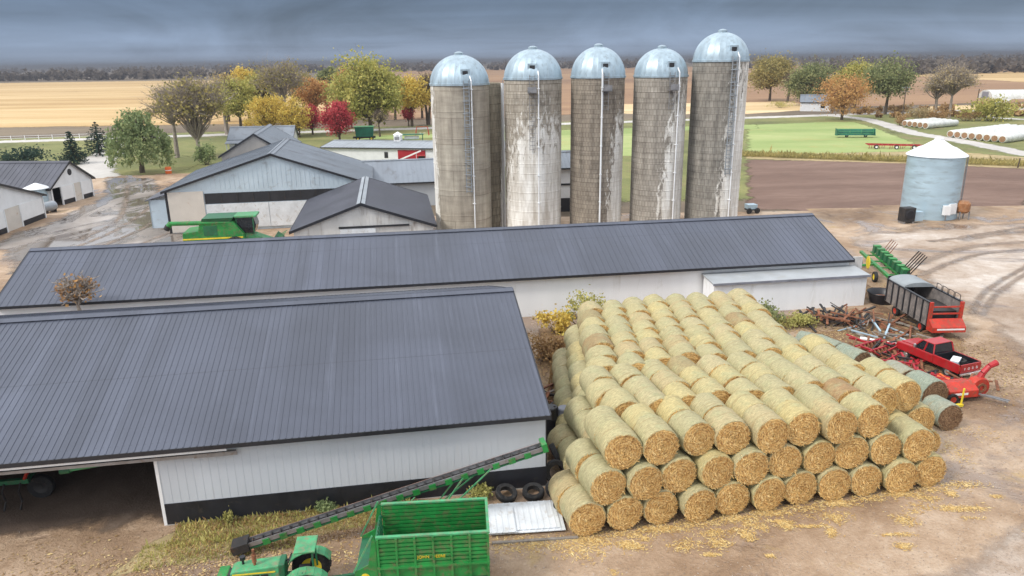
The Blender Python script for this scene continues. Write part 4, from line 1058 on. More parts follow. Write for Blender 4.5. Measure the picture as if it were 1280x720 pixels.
mb = MB(); mb.tube((.9, -1.15, 3.0), (-4.3, -1.35, 3.15), .2, n=14); mb.tube((-4.25, -1.35, 3.2), (-4.55, -1.35, 2.85), .24, n=14); mb.build('unloading_auger', M['green_paint'], cb, smooth=True)
MB().tube((-4.5, -1.35, 2.95), (-4.72, -1.35, 2.6), .26, n=14).build('auger_spout', M['rubber'], cb, smooth=True)
mb = MB(); mb.prism([(1.9, -.65, 1.8), (2.2, -.65, 1.9), (4.6, -.65, .9), (4.4, -.65, .35), (2., -.65, 1.0)], (0, 1.3, 0)); mb.build('feeder_house', M['green_faded'], cb)
mb = MB(); mb.prism([(4.4, -2.6, .25), (5.2, -2.6, .25), (5.0, -2.6, .8), (4.5, -2.6, 1.2)], (0, 5.2, 0)); mb.build('header', M['green_dark'], cb)
for s in (-1, 1): wheel(cb, (1.2, s*1.5, .85), .85, .55, lug=16); wheel(cb, (-2.5, s*1.3, .55), .55, .35, lug=12)
hd = MB()
for y in (-.9, 0, .9): hd.bar((4.7, y, 1.1), (5.6, y, 1.6), .06)
hd.build('divider', M['green_faded'], cb)

# ------------------------------------------------------------------ planter by the barn's right end
pl = thing('planter', 'green row planter with upright black markers behind the end of the long barn', 'planter', Vector((29.3, 57.8, 0)), R_(80))
mb = MB(); mb.box(-4.2, 4.2, -.12, .12, .75, .95); mb.box(-4.2, 4.2, -.9, -.76, .8, .92)
for x in (-3., -1., 1., 3.): mb.bar((x, 0, .85), (x, -.85, .86), .1)
mb.bar((0, 0, .85), (0, 2.4, .6), .16); mb.build('toolbar', M['green_paint'], pl)
for k in range(8):
    x = -3.7+k*1.05
    u = MB(); u.prism([(x-.25, -1.3, .95), (x+.25, -1.3, .95), (x+.28, -1.35, 1.5), (x-.28, -1.35, 1.5)], (0, .5, 0)); uo = u.build('seed_hopper', M['green_dark'], pl)
    MB().box(x-.3, x+.3, -1.38, -.82, 1.505, 1.56).build('lid', M['green_paint'], uo)
    MB().lathe([(0, -.05), (.3, -.05), (.33, 0), (.3, .05), (0, .05)], 16, axis='x', c=(x, -1.75, .33)).build('press_wheel', M['rubber'], pl)
for x in (-2.2, 2.2): wheel(pl, (x, .55, .42), .42, .26)
MB().lathe([(0, -.04), (.5, -.02), (.52, 0), (.5, .02), (0, .04)], 24, axis='y', c=(-1.9, 1.1, 1.5)).build('marker_disc', M['yellow_paint'], pl)
for k in range(5):
    x = -4.2+k*.42; MB().bar((x, -1.0, .9), (x-1.0, -1.9, 2.9), .07).build('marker_arm', M['dark_steel'], pl)
for k in range(4):
    x = 1.6+k*.5; MB().bar((x, -1.2, .9), (x-.3, -1.9, 2.3), .06).build('row_arm', M['rust'], pl)
tb = thing('feed_tub', 'round black feed tub at the far end of the red and grey wagon', 'tub', at(1101, 378), 0)
MB().lathe([(0, .02), (.75, .02), (.95, .75), (1.02, .78), (1.0, .82), (.9, .74), (.7, .3), (0, .28)], 28).build('tub', M['black_plastic'], tb, smooth=True); MB().lathe([(0, .5), (.5, .45), (.78, .38)], 18).build('contents', M['rust'], tb)

# ------------------------------------------------------------------ red and grey forage wagon at right
rw = thing('forage_wagon', 'red-ended grey forage wagon with a pale canvas roll, beyond the end of the long barn', 'wagon', Vector((26.95, 43.7, 0)), R_(1)); rw.scale = (.84,)*3
# local +y runs away from us; rear (red) at y=0
L = 6.3; hw = 1.18; z0, z1 = .95, 2.65
for s in (-1, 1):
    mb = MB(); x = s*hw; mb.box(min(x, x-s*.05), max(x, x-s*.05), 0.1, L, z0, z1); sdp = mb.build('side_panel', M['wagon_side'], rw)
    mb = MB()
    for k in range(8): y = .12+(L-.2)*k/7; mb.box(min(x+s*.002, x+s*.09), max(x+s*.002, x+s*.09), y-.05, y+.05, z0-.05, z1+.02)
    mb.box(min(x-s*.06, x+s*.1), max(x-s*.06, x+s*.1), .1, L, z1+.022, z1+.10); mb.build('stake', M['trim_dark'], sdp)
MB().box(-hw, hw, .1, L, z0-.12, z0-.01).build('floor', M['wagon_side'], rw)
MB().box(-hw, hw, L+.002, L+.06, z0, z1+.3).build('head_board', M['trim_dark'], rw)
mb = MB(); mb.box(-1.25, 1.25, -.12, .06, .62, 1.45); mb.box(-1.25, -1.02, -.12, .06, 1.452, 2.75); mb.box(1.02, 1.25, -.12, .06, 1.452, 2.75)
mb.bar((-1.02, -.03, 2.38), (1.02, -.03, 2.38), .1); mb.bar((-1.02, -.03, 1.85), (1.02, -.03, 1.85), .1)
mb.prism([(-1.25, -.12, .62), (-1.25, -.75, .62), (-1.25, -.75, 1.0), (-1.25, -.12, 1.5)], (2.5, 0, 0)); mb.build('rear_unit', M['red_orange'], rw)
MB().box(-.9, 1.15, -.765, -.752, .8, .92).build('reflector_strip', M['white_paint'], rw)
mk = MB()
for k in range(7): mk.box(-.85+k*.22, -.72+k*.22, -.137, -.122, 1.38, 1.43)
mk.build('lettering', M['white_paint'], rw)
mb = MB(); P = []
for i in range(11):
    a = math.pi*i/10; P.append((-hw*1.0*math.cos(a)*-1-.0, L*.60, z1+.1+.36*math.sin(a)))
mb.prism(P, (0, L*.38, 0)); mb.build('canvas_roof', M['pale_canvas'], rw, smooth=True)
mb = MB()
for k in range(4):
    y = .35+k*.8; Q = [(hw*.98, y, z1+.1), (hw*.98, y, z1+.5), (hw*.9, y+.18, z1+.58), (hw*.9, y+.5, z1+.58), (hw*.98, y+.66, z1+.5), (hw*.98, y+.66, z1+.1)]
    mb.path(Q, .025, 6)
mb.build('guard_hoops', M['dark_steel'], rw)
MB().box(-1., 1., .3, L*.5, z0, z0+1.0).build('load', M['dark_steel'], rw)
for y in (1.2, 4.9):
    for s in (-1, 1): wheel(rw, (s*.95, y, .42), .42, .28, axis='x', hub='red_orange')
ch = MB(); ch.box(-.6, -.5, .2, L, .5, .8); ch.box(.5, .6, .2, L, .5, .8); ch.bar((0, L, .6), (0, L+1.5, .45), .1); ch.build('running_gear', M['dark_steel'], rw)

# ------------------------------------------------------------------ red pickup (rear towards us)
pk = thing('pickup_truck', 'red pickup truck seen from behind, open black bed, parked among scrap', 'pickup', Vector((24.85, 37.2, 0)), R_(20)); pk.scale = (.82,)*3
# local y away from us = forward; rear at y=0
Lp, hw = 5.3, .98
def shell(prof, x0, x1, mat, name, parent=pk, bevel=.04): return MB().prism([(x0, y, z) for y, z in prof], (x1-x0, 0, 0)).build(name, M[mat], parent, bevel=bevel)
shell([(2.15, .5), (5.15, .5), (5.25, .62), (5.25, .95), (5.1, 1.08), (3.85, 1.14), (2.15, 1.14)], -hw, hw, 'red_paint', 'body', bevel=.07)
hood = shell([(3.95, 1.142), (5.0, 1.09), (5.02, 1.13), (3.95, 1.19)], -.7, .7, 'red_paint', 'hood')
cabp = MB(); bot = [(-.93, 2.18, 1.14), (.93, 2.18, 1.14), (.93, 3.85, 1.14), (-.93, 3.85, 1.14)]; tp = [(-.78, 2.32, 1.76), (.78, 2.32, 1.76), (.78, 3.25, 1.76), (-.78, 3.25, 1.76)]
cabp.add(bot+tp, [(3, 2, 1, 0), (0, 1, 5, 4), (1, 2, 6, 5), (2, 3, 7, 6), (3, 0, 4, 7)]); cabp.build('cab', M['glass'], pk)
rf = MB(); rf.prism([(-.80, 2.30, 1.762), (.80, 2.30, 1.762), (.80, 3.28, 1.762), (-.80, 3.28, 1.762)], (0, 0, .06)); rf.build('roof', M['red_paint'], pk, bevel=.03)
for s in (-1, 1):
    for a, b in (((.93, 2.17), (.79, 2.30)), ((.93, 3.86), (.79, 3.27)), ((.935, 2.95), (.80, 2.85))): MB().bar((s*a[0], a[1], 1.12), (s*b[0], b[1], 1.78), .085).build('cab_pillar', M['red_paint'], pk)
for s in (-1, 1):
    x = s*hw; bed = MB(); bed.box(min(x, x-s*.09), max(x, x-s*.09), .12, 2.13, .52, 1.16); bed.build('bed_side', M['red_paint'], pk, bevel=.03)
bl = MB(); bl.box(-.888, .888, .12, 2.1, .58, .66); bl.box(-.888, .888, 2.04, 2.14, .66, 1.15)
for s in (-1, 1): bl.box(s*.7-.18, s*.7+.18, .7, 1.5, .662, .86)
for s in (-1, 1):
    x = s*.888; bl.box(min(x, x-s*.015), max(x, x-s*.015), .13, 2.03, .665, 1.14)
bl.build('bed_liner', M['black_plastic'], pk)
tg = MB(); tg.box(-.885, .885, .04, .115, .56, 1.15); tgo = tg.build('tailgate', M['red_paint'], pk, bevel=.02)
for k, c in enumerate('FORD'): text_part(c, .24, 'white_paint', tgo, (-.54+.36*k, .034, .74), (R_(90), 0, 0))
for s in (-1, 1): MB().box(s*.94-.045, s*.94+.045, .085, .118, .72, 1.02).build('tail_light', M['red_orange'], pk)
MB().box(-.95, .95, -.08, .035, .42, .55).build('bumper', M['chrome'], pk, bevel=.02); MB().box(-.16, .16, -.1, -.082, .43, .54).build('number_plate', M['white_paint'], pk)
MB().box(-.95, .95, 5.27, 5.36, .42, .6).build('front_bumper', M['chrome'], pk, bevel=.02)
for s in (-1, 1):
    MB().box(s*1.04-.07, s*1.04+.07, 3.55, 3.68, 1.2, 1.4).build('mirror', M['chrome'], pk)
    for y in (.95, 4.35): wheel(pk, (s*.86, y, .36), .36, .24, axis='x', hub='chrome')
MB().box(-.7, .7, .2, 5.1, .36, .5).build('chassis', M['dark_steel'], pk)
bx = thing('toolbox', 'pale battered metal box lying in the pickup bed', 'box', Vector((24.5, 38.1, .545)), R_(50))
MB().box(-.42, .42, -.2, .2, 0, .28).build('case', M['galv'], bx, bevel=.02); MB().box(-.43, .43, -.21, .21, .282, .33).build('lid', M['galv_white'], bx)
cn = thing('spare_tyre', 'black tyre lying in the back of the pickup bed', 'tyre', Vector((24.83, 38.25, .65)), 0)
MB().lathe([(.18, -.1), (.33, -.12), (.36, 0), (.33, .12), (.18, .1)], 22, closed=True).build('tread', M['rubber'], cn, smooth=True)

# ------------------------------------------------------------------ red mower-conditioner and small machines
mw = thing('mower', 'red-orange hay mower with raised chute, standing on the mud below the pickup', 'mower', Vector((23.2, 35.0, 0)), R_(8)); mw.scale = (.86,)*3
mb = MB(); mb.prism([(-1.5, -.7, .35), (-1.5, .7, .35), (-1.5, .7, .95), (-1.5, -.1, 1.15), (-1.5, -.7, .8)], (1.9, 0, 0)); mb.build('header', M['red_orange'], mw, bevel=.04)
mb = MB(); mb.lathe([(0, -.3), (.55, -.3), (.62, -.2), (.62, .2), (.55, .3), (0, .3)], 24, axis='y', c=(.85, 0, .72)); mb.build('blower', M['red_orange'], mw, smooth=True)
mb = MB(); mb.path([(.9, 0, 1.2), (1.05, 0, 1.55), (1.4, 0, 1.95), (1.85, 0, 2.15)], [.2, .18, .16, .2], 10); mb.build('chute', M['red_paint'], mw, smooth=True)
mb = MB(); mb.bar((.4, -.5, .5), (1.6, -1.6, .35), .09); mb.bar((.8, -.6, .45), (1.75, -1.55, .4), .06); mb.build('drawbar', M['grey_steel'], mw)
MB().lathe([(.16, -.02), (.3, -.03), (.3, .03), (.16, .02)], 20, axis='y', c=(.86, -.34, .72), closed=True).build('ring', M['rust'], mw)
wheel(mw, (-1.3, -.75, .35), .35, .2, hub='red_orange'); wheel(mw, (.3, .75, .35), .35, .2, hub='red_orange')
MB().box(-1.2, -.3, -.72, -.703, .55, .68).build('decal', M['white_paint'], mw)
tbn = thing('drum_tub', 'round red drum with a pale rim beside the brown-faced old bale', 'drum', Vector((22.05, 35.3, 0)))
MB().lathe([(0, .05), (.42, .05), (.46, .8), (.5, .84), (.44, .84), (.38, .6), (0, .58)], 22).build('drum', M['red_orange'], tbn, smooth=True); MB().lathe([(.44, .842), (.51, .842), (.51, .87), (.44, .87)], 22, closed=True).build('rim', M['red_paint'], tbn)
yf = thing('yellow_frame', 'small yellow angle frame on the mud before the red mower', 'frame', Vector((22.1, 33.8, 0)), R_(15)); yf.scale = (.8,)*3
mb = MB(); mb.box(-.55, .55, -.1, .1, .1, .26); mb.bar((.45, 0, .26), (.5, 0, 1.3), .08); mb.bar((-.5, .0, .1), (-.5, .7, .1), .08); mb.build('frame', M['yellow_paint'], yf)
# rusty implements in the scrap heap
for nm, lab, x, y, rz, mt in (('disc_harrow', 'rusty disc harrow left of the red pickup', 21.6, 41.2, 30, 'rust'), ('disc_harrow', 'dark red disc harrow between the old bales and the pickup', 21.3, 38.2, -20, 'rust')):
    t = thing(nm, lab, 'harrow', (x, y, 0), R_(rz))
    mb = MB(); mb.bar((-1.2, -.4, .5), (1.2, -.4, .5), .1); mb.bar((-1.2, .5, .5), (1.2, .5, .5), .1); mb.bar((-.9, -.4, .5), (-.9, .5, .5), .1); mb.bar((.9, -.4, .5), (.9, .5, .5), .1); mb.bar((0, .5, .5), (0, 1.8, .4), .1); mb.build('frame', M['red_barn'], t)
    for yy in (-.4, .5):
        for k in range(8):
            x2 = -1.15+k*.33; MB().lathe([(0, -.02), (.24, -.04), (.26, 0), (.24, .0), (0, .02)], 14, axis='x', c=(x2, yy, .27)).build('disc', M[mt], t)
rk = thing('hay_rake', 'faded red frame of an old hay rake lying right of the grey bales', 'rake', Vector((21.9, 36.6, 0)), R_(60))
mb = MB(); mb.bar((-1.4, 0, .4), (1.4, .3, .45), .1); mb.bar((-1.2, -.6, .25), (1.2, -.4, .25), .08)
for k in range(6): mb.bar((-1.2+k*.48, .05, .42), (-1.2+k*.46, -.6, .1), .035)
mb.build('frame', M['red_barn'], rk); wheel(rk, (1.2, -.6, .25), .25, .1, hub='red_orange')
srng = random.Random(11)
def scatter_bars(name, label, cat, c, n, spread, lr, mats, zmax=.5):
    mb = MB()
    for k in range(n):
        mt = srng.randrange(len(mats)); a = srng.uniform(0, 3.14); l = srng.uniform(*lr); x, y = srng.gauss(0, spread[0]), srng.gauss(0, spread[1]); z = srng.uniform(.05, zmax)
        dx, dy_ = math.cos(a)*l/2, math.sin(a)*l/2
        mb.bar((x-dx, y-dy_, max(.04, z-srng.uniform(0, .2))), (x+dx, y+dy_, z+srng.uniform(0, .25)), srng.uniform(.05, .16), srng.uniform(.03, .1), mt)
    o = mb.build(name, [M[q] for q in mats]); o.location = (c[0], c[1], 0); tag(o, label, cat)
scatter_bars('scrap_heap', 'heap of dark rusty scrap metal at the end of the lean-to', 'scrap', (21.6, 46.6), 70, (1.5, .7), (.6, 2.4), ['rust', 'dark_steel', 'dark_steel', 'rust'], .75)
scatter_bars('plank_pile', 'loose grey planks and rusty bars between scrap heap and grey wagon', 'planks', (23.6, 44.4), 40, (1.2, 1.1), (.6, 2.4), ['grey_wood', 'galv', 'grey_wood', 'rust', 'dark_steel'], .35)
scatter_bars('scrap_heap', 'tangle of red and rusty bars just left of the pickup', 'scrap', (22.0, 39.8), 80, (.95, 1.4), (.4, 1.6), ['red_barn', 'rust', 'rust', 'dark_steel'], .5)
scatter_bars('scrap_heap', 'red scrap strewn behind the mower and in front of the pickup', 'scrap', (22.9, 36.6), 36, (1.0, .45), (.4, 1.5), ['red_barn', 'rust', 'orange', 'dark_steel'], .4)
scatter_bars('timber_pile', 'dark boards and rubble in the narrow gap left of the hay stack', 'rubble', (1.9, 33.8), 30, (.35, 1.6), (.5, 1.6), ['grey_wood', 'dark_steel', 'rust'], .4)
pp = thing('plastic_pipe', 'white plastic pipe lying left of the red pickup', 'pipe', Vector((22.6, 42.6, .12)), R_(-40)); MB().tube((-1.2, 0, 0), (1.2, 0, .1), .1, n=12).build('tube', M['white_paint'], pp, smooth=True); MB().tube((1.15, 0, .098), (1.35, 0, .11), .13, n=12).build('coupling', M['white_paint'], pp, smooth=True)

# ------------------------------------------------------------------ machinery on the far lawn
gh = thing('grain_header', 'long green grain header standing on the lawn at right', 'header', at(1045, 172), R_(-8))
L = (at(1092, 172)-at(1045, 172)).length
mb = MB(); mb.prism([(0, -.3, .5), (0, .9, .4), (0, 1.1, 1.6), (0, .95, 1.7), (0, .5, .8)], (L, 0, 0)); mb.build('trough', M['teal_green'], gh)
mb = MB()
for k in range(6):
    a = 2*math.pi*k/6; mb.bar((.2, -.2+.55*math.cos(a), 1.35+.55*math.sin(a)), (L-.2, -.2+.55*math.cos(a), 1.35+.55*math.sin(a)), .06)
for x in (.25, L*.35, L*.65, L-.25):
    for k in range(6):
        a = 2*math.pi*k/6; mb.bar((x, -.2, 1.35), (x, -.2+.55*math.cos(a), 1.35+.55*math.sin(a)), .05)
mb.build('reel', M['green_faded'], gh)
for x in (-.05, L): MB().prism([(x, -.9, .5), (x, .9, .4), (x, 1.0, 1.9), (x, -.3, 1.9)], (.08, 0, 0)).build('end_shield', M['teal_green'], gh)
for x in (L*.3, L*.8): wheel(gh, (x, .5, .35), .35, .2, hub='white_paint')
rd = thing('red_cultivator', 'long folded red field cultivator on the lawn above the grain bin', 'cultivator', at(1084, 186), R_(-14))
mb = MB()
for y in (0, 1.1, 2.2): mb.bar((0, y, .75), (9.5, y*.8, .7), .16)
for k in range(9): mb.bar((.4+k*1.1, 0, .74), (.5+k*1.1, 2.1, .72), .12)
mb.bar((9.5, .9, .7), (11.6, .9, .5), .16); mb.build('frame', M['red_paint'], rd)
for k in range(16): MB().path([(.3+k*.6, (k % 3)*.9, .7), (.3+k*.6, (k % 3)*.9-.2, .4), (.3+k*.6, (k % 3)*.9+.1, .05)], .05, 5).build('shank', M['red_barn'], rd)
for x in (1.5, 5, 8): wheel(rd, (x, -.3, .4), .4, .24, hub='white_paint')
gwg = thing('gravity_wagon', 'dark green box wagon on the bright lawn beside the red maple', 'wagon', at(456, 176), R_(8))
MB().prism([(-1.9, 0, .9), (1.9, 0, .9), (2.1, 0, 3.0), (-2.1, 0, 3.0)], (0, 2.4, 0)).build('box', M['teal_green'], gwg); MB().box(-2.2, 2.2, -.08, 2.5, 3.002, 3.12).build('rim', M['green_faded'], gwg)
MB().box(-2.6, 2.4, .3, 2.1, .55, .88).build('chassis', M['dark_steel'], gwg)
for x in (-1.5, 1.5): wheel(gwg, (x, .1, .45), .45, .25); wheel(gwg, (x, 2.3, .45), .45, .25)
pt = thing('picnic_frame', 'open green frame on legs on the lawn behind the white shed vent', 'frame', at(515, 178), R_(8))
mb = MB()
for x in (-2.4, 2.4):
    for y in (0, 1.6): mb.bar((x, y, 0), (x, y, 1.6), .14)
mb.box(-2.6, 2.6, -.1, 1.7, 1.6, 1.75); mb.bar((-2.4, 0, .7), (2.4, 0, .7), .1); mb.build('frame', M['teal_green'], pt); MB().box(-1.6, 1.6, .2, 1.4, .72, 1.3).build('load', M['sheet_white'], pt)
sg = thing('swing_set', 'small red and white frame on the lawn right of the green frame', 'play frame', at(528, 169), 0)
mb = MB(); mb.bar((-1.6, -.6, 0), (-1.3, 0, 2.), .12); mb.bar((-1.6, .6, 0), (-1.3, 0, 2.), .12); mb.bar((1.6, -.6, 0), (1.3, 0, 2.), .12); mb.bar((1.6, .6, 0), (1.3, 0, 2.), .12); mb.bar((-1.3, 0, 2.), (1.3, 0, 2.), .12); mb.build('frame', M['red_orange'], sg)
for x in (-.5, .5): MB().box(x-.25, x+.25, -.15, .15, .5, .56).build('swing_seat', M['white_paint'], sg)
sk = thing('skid_loader', 'small white and red machine parked in front of the long white shed', 'loader', at(527, 209), R_(10))
MB().box(-1.3, 1.2, -.6, .6, .4, 1.2).build('body', M['white_paint'], sk, bevel=.06); MB().box(-.5, .6, -.5, .5, 1.202, 1.9).build('cab', M['glass'], sk); MB().box(-.6, .7, -.55, .55, 1.902, 2.0).build('cab_roof', M['red_paint'], sk)
for x in (-.8, .8): wheel(sk, (x, -.7, .4), .4, .25, hub='white_paint'); wheel(sk, (x, .7, .4), .4, .25, hub='white_paint')
ob = thing('barrel', 'small orange barrel at the edge of the left yard lawn', 'barrel', at(211, 217)); MB().lathe([(0, 0), (.45, 0), (.5, .3), (.5, .9), (.42, 1.1), (0, 1.1)], 16).build('drum', M['orange'], ob, smooth=True); MB().lathe([(.5, .5), (.53, .52), (.53, .6), (.5, .62)], 16).build('band', M['white_paint'], ob)
tk = thing('water_tank', 'pale round tank on its side between the two white garages', 'tank', at(62, 266), R_(70)); tk.scale = (.7,)*3
MB().lathe([(0, -1.3), (.7, -1.25), (.85, -1.1), (.85, 1.1), (.7, 1.25), (0, 1.3)], 20, axis='x', c=(0, 0, 1.1)).build('tank', M['roof_pale'], tk, smooth=True)
for x in (-.8, .8): MB().box(x-.12, x+.12, -.7, .7, 0, .55).build('cradle', M['dark_steel'], tk)

# ------------------------------------------------------------------ rows of plastic-wrapped bales at right
def wrapped_row(p, ang, n, lab, seed):
    rng = random.Random(seed); mb = MB(); prof = [(0, 0), (.62, .02)]
    for k in range(n):
        r = rng.uniform(.76, .84); prof += [(r*.95, k*1.4+.1), (r, k*1.4+.4), (r, k*1.4+1.0), (r*.95, k*1.4+1.35)]
    prof += [(.6, n*1.4+.02), (0, n*1.4+.05)]
    t = thing('wrapped_bale_tube', lab, 'wrapped bales', (p.x, p.y, .76), ang, 'white wrapped bale rows beside the far drive')
    mb.lathe(prof, 20, axis='x'); mb.build('plastic_sleeve', M['plastic_wrap'], t, smooth=True, sharp=50)
    e = MB(); e.lathe([(0, -.012), (.58, -.01), (.6, .015)], 20, axis='x'); e.build('open_end', M['old_straw'], t)
Pn = at(1187, 172); Pf = at(1252, 179)
for k in range(8):
    p = Pn.lerp(Pf, k/7.); wrapped_row(p, R_(33), 18-k//3, 'white wrapped bale row in the larger group, %s from the far end' % ORD[k], 60+k)
Pn = at(1130, 158); Pf = at(1156, 161)
for k in range(5):
    p = Pn.lerp(Pf, k/4.); wrapped_row(p, R_(30), 9, 'white wrapped bale row in the smaller group by the drive bend, %s from the drive' % ORD[k], 80+k)
# ------------------------------------------------------------------ ground and its covers
m_ground = ground_mat('open_land', [(.36, (.085, .065, .045)), (.5, (.14, .105, .07)), (.62, (.22, .17, .11))], .012, .2, stretch=(.5, 1.6, 1), edge=False)
o = MB().add([(-9000, -60, 0), (9000, -60, 0), (9000, 14000, 0), (-9000, 14000, 0)], [(0, 1, 2, 3)]).build('ground', m_ground); tag(o, kind='structure')
m_grass = ground_mat('grass', [(.36, (.09, .10, .03)), (.5, (.17, .18, .055)), (.64, (.27, .25, .09))], .05, 1.1, tuft=((.22, .17, .08), .12, .56))
m_lawn = ground_mat('lawn', [(.36, (.19, .26, .075)), (.5, (.28, .35, .115)), (.64, (.40, .43, .18))], .035, .8, stretch=(.4, 1.4, 1), tuft=((.36, .34, .12), .05, .56), edge=.3)
m_corn = ground_mat('dry_corn', [(.34, (.32, .19, .07)), (.47, (.50, .33, .14)), (.62, (.66, .48, .25))], .012, .12, stretch=(.25, 1.8, 1), tuft=((.22, .15, .09), .006, .6), edge=.08)
m_fallow = ground_mat('fallow', [(.35, (.19, .105, .055)), (.5, (.29, .165, .085)), (.65, (.40, .25, .13))], .006, .08, stretch=(.25, 1.5, 1), edge=.05)
m_stubble = ground_mat('stubble', [(.36, (.48, .32, .15)), (.5, (.62, .45, .24)), (.64, (.72, .58, .36))], .03, .4, stretch=(.3, 1.6, 1), edge=.15)
m_soil = ground_mat('bare_soil', [(.35, (.115, .066, .047)), (.5, (.175, .105, .077)), (.66, (.26, .17, .13))], .07, .9, stretch=(.5, 1.4, 1), bmp=.8, tuft=((.40, .30, .24), .5, .69), edge=.35)
m_mud = ground_mat('yard_mud', [(.36, (.165, .10, .058)), (.46, (.29, .19, .115)), (.54, (.41, .29, .195)), (.64, (.56, .44, .33))], .10, .9, rough=.8, bmp=.7, wet=dict(scale=.17, t=.54, rough=.16, col=(.19, .13, .095), soft=.09), tuft=((.42, .29, .12), .35, .60), edge=False)
m_gravel = ground_mat('gravel_ground', [(.37, (.23, .15, .10)), (.47, (.38, .28, .205)), (.55, (.52, .43, .355)), (.63, (.68, .615, .555))], .085, 1.1, rough=.72, bmp=.8, wet=dict(scale=.13, t=.53, rough=.14, col=(.22, .16, .125), soft=.1, stretch=(.6, 1.5, 1), dist=1.5), edge=.16)
m_wet = ground_mat('wet_ground', [(.34, (.13, .105, .085)), (.47, (.25, .21, .18)), (.62, (.42, .38, .35))], .10, .9, rough=.5, bmp=.55, wet=dict(scale=.13, t=.43, rough=.05, col=(.13, .105, .085), soft=.1, stretch=(1.6, .6, 1), dist=1.8), edge=.25)
m_road = ground_mat('road', [(.36, (.40, .37, .34)), (.6, (.58, .55, .51))], .05, .8, rough=.6, bmp=.2, edge=.4)
m_track = ground_mat('wheel_track', [(.36, (.20, .135, .09)), (.5, (.29, .21, .15)), (.64, (.40, .31, .24))], .3, 1.4, rough=.45, bmp=.6, wet=dict(scale=.4, t=.5, rough=.12, col=(.18, .13, .095)), edge=.9, fade=.5)
m_weedy = ground_mat('weedy_strip', [(.34, (.20, .15, .07)), (.48, (.36, .28, .14)), (.62, (.54, .42, .22))], .4, 2., bmp=.8, tuft=((.20, .20, .07), .5, .62), edge=.9)
m_rough = ground_mat('brown_litter', [(.34, (.09, .055, .03)), (.48, (.21, .12, .065)), (.62, (.40, .26, .13))], .35, 1.6, bmp=.8, tuft=((.48, .33, .14), .8, .60), edge=.5)
def PX(*q): return [at(*p) for p in q]
sheet('field', [(-1500, 190), (-45, 222), (-30, 880), (-1500, 850)], .004, m_corn, soft=8, jitter=2, step=30)
sheet('field', [(-40, 226), (140, 262), (420, 330), (900, 1500), (-300, 1500)], .006, m_fallow, soft=10, jitter=3, step=40)
sheet('field', [(300, 360), (1200, 560), (1400, 900), (330, 700)], .008, m_corn, soft=10, jitter=3, step=40)
sheet('field', [(30, 246), (70, 232), (104, 252), (112, 300), (40, 300)], .009, m_stubble, soft=4, jitter=1.5, step=6)
sheet('field', [(118, 215), (160, 200), (330, 240), (330, 300), (140, 262)], .0095, m_stubble, soft=6, jitter=2, step=12)
sheet('grass_field', [(-420, 85), (-40, 90), (100, 90), (140, 130), (150, 225), (100, 232), (-60, 205), (-420, 120)], .010, m_grass, soft=3, jitter=1, step=6)
sheet('lawn', PX((926, 193), (1010, 193), (1100, 196), (1168, 190), (1150, 178), (1110, 163), (1075, 152), (1030, 152), (926, 156)), .014, m_lawn, soft=3., jitter=.8, step=4)
sheet('lawn', [(-36, 172), (62, 186), (66, 200), (-34, 183)], .0145, m_lawn, soft=2, jitter=.6, step=4, seed=3)
sheet('lawn', PX((125, 213), (150, 221), (195, 219), (240, 212), (262, 200), (215, 190), (150, 194)), .015, m_grass, soft=1.5, jitter=.5, step=3, seed=4)
sheet('lawn', PX((0, 204), (90, 200), (120, 187), (110, 178), (0, 183)), .0155, m_grass, soft=2, jitter=.5, step=4, seed=5)
sheet('lawn', PX((545, 190), (640, 195), (800, 196), (800, 160), (545, 166)), .0157, m_lawn, soft=2, jitter=.5, step=4, seed=6)
strip('road', [(-420, 114.5), (-120, 180), (67, 220.5), (130, 234.5), (420, 297)], 9., .018, m_road)
strip('drive_road', [at(1030, 144), at(1075, 148), at(1105, 155), at(1140, 166), at(1200, 176), at(1270, 190), at(1340, 204)], 6.5, .020, m_road, seed=2)
strip('drive_road', [at(145, 178), at(138, 190), at(122, 202), at(118, 214), at(130, 228), at(110, 250)], 8.5, .021, m_road, seed=3)
strip('path', [at(1258, 124), at(1230, 143), at(1290, 150)], 5., .0215, m_road, seed=4)
sheet('soil_field', PX((922, 262), (1060, 270), (1290, 262), (1330, 212), (1150, 203), (926, 198)), .022, m_soil, soft=2.5, jitter=.6, step=4)
sheet('verge_ground', PX((926, 199), (1150, 206), (1330, 214), (1330, 200), (1180, 188), (926, 193)), .0235, m_weedy, soft=1.6, jitter=.6, step=3)
sheet('mud_ground', [(-70, -20), (90, -20), (78, 60), (70, 84), (45, 85.5), (28, 83), (-8, 82), (-30, 100), (-42, 122), (-60, 120), (-78, 110), (-90, 60)], .026, m_mud, soft=3, jitter=.8, step=4)
sheet('wet_ground', PX((5, 350), (100, 330), (300, 318), (260, 300), (225, 280), (215, 240), (205, 222), (120, 220), (118, 246), (60, 275), (-30, 305)), .030, m_wet, soft=3, jitter=.8, step=3)
sheet('gravel_ground', [(31, 28), (60, 20), (80, 45), (72, 74), (60, 79), (42, 76), (30, 72), (31.5, 60), (29.5, 46), (27, 38)], .030, m_gravel, soft=4, jitter=1., step=3, seed=8)
sheet('gravel_ground', [(4, 15), (22, 17), (40, 24), (34, 34), (24, 28), (12, 22), (-1, 20.5), (-3, 14)], .032, m_gravel, soft=2.6, jitter=.6, step=2, seed=9)
sheet('weedy_ground', [in_shed(jamb+.3, -.1), in_shed(Ls-5, -.1), in_shed(Ls-5.5, -1.3), in_shed(jamb+3, -2.6), in_shed(jamb-1.5, -3.), in_shed(jamb-.7, -1.2)], .034, m_weedy, soft=.5, jitter=.2, step=.8)
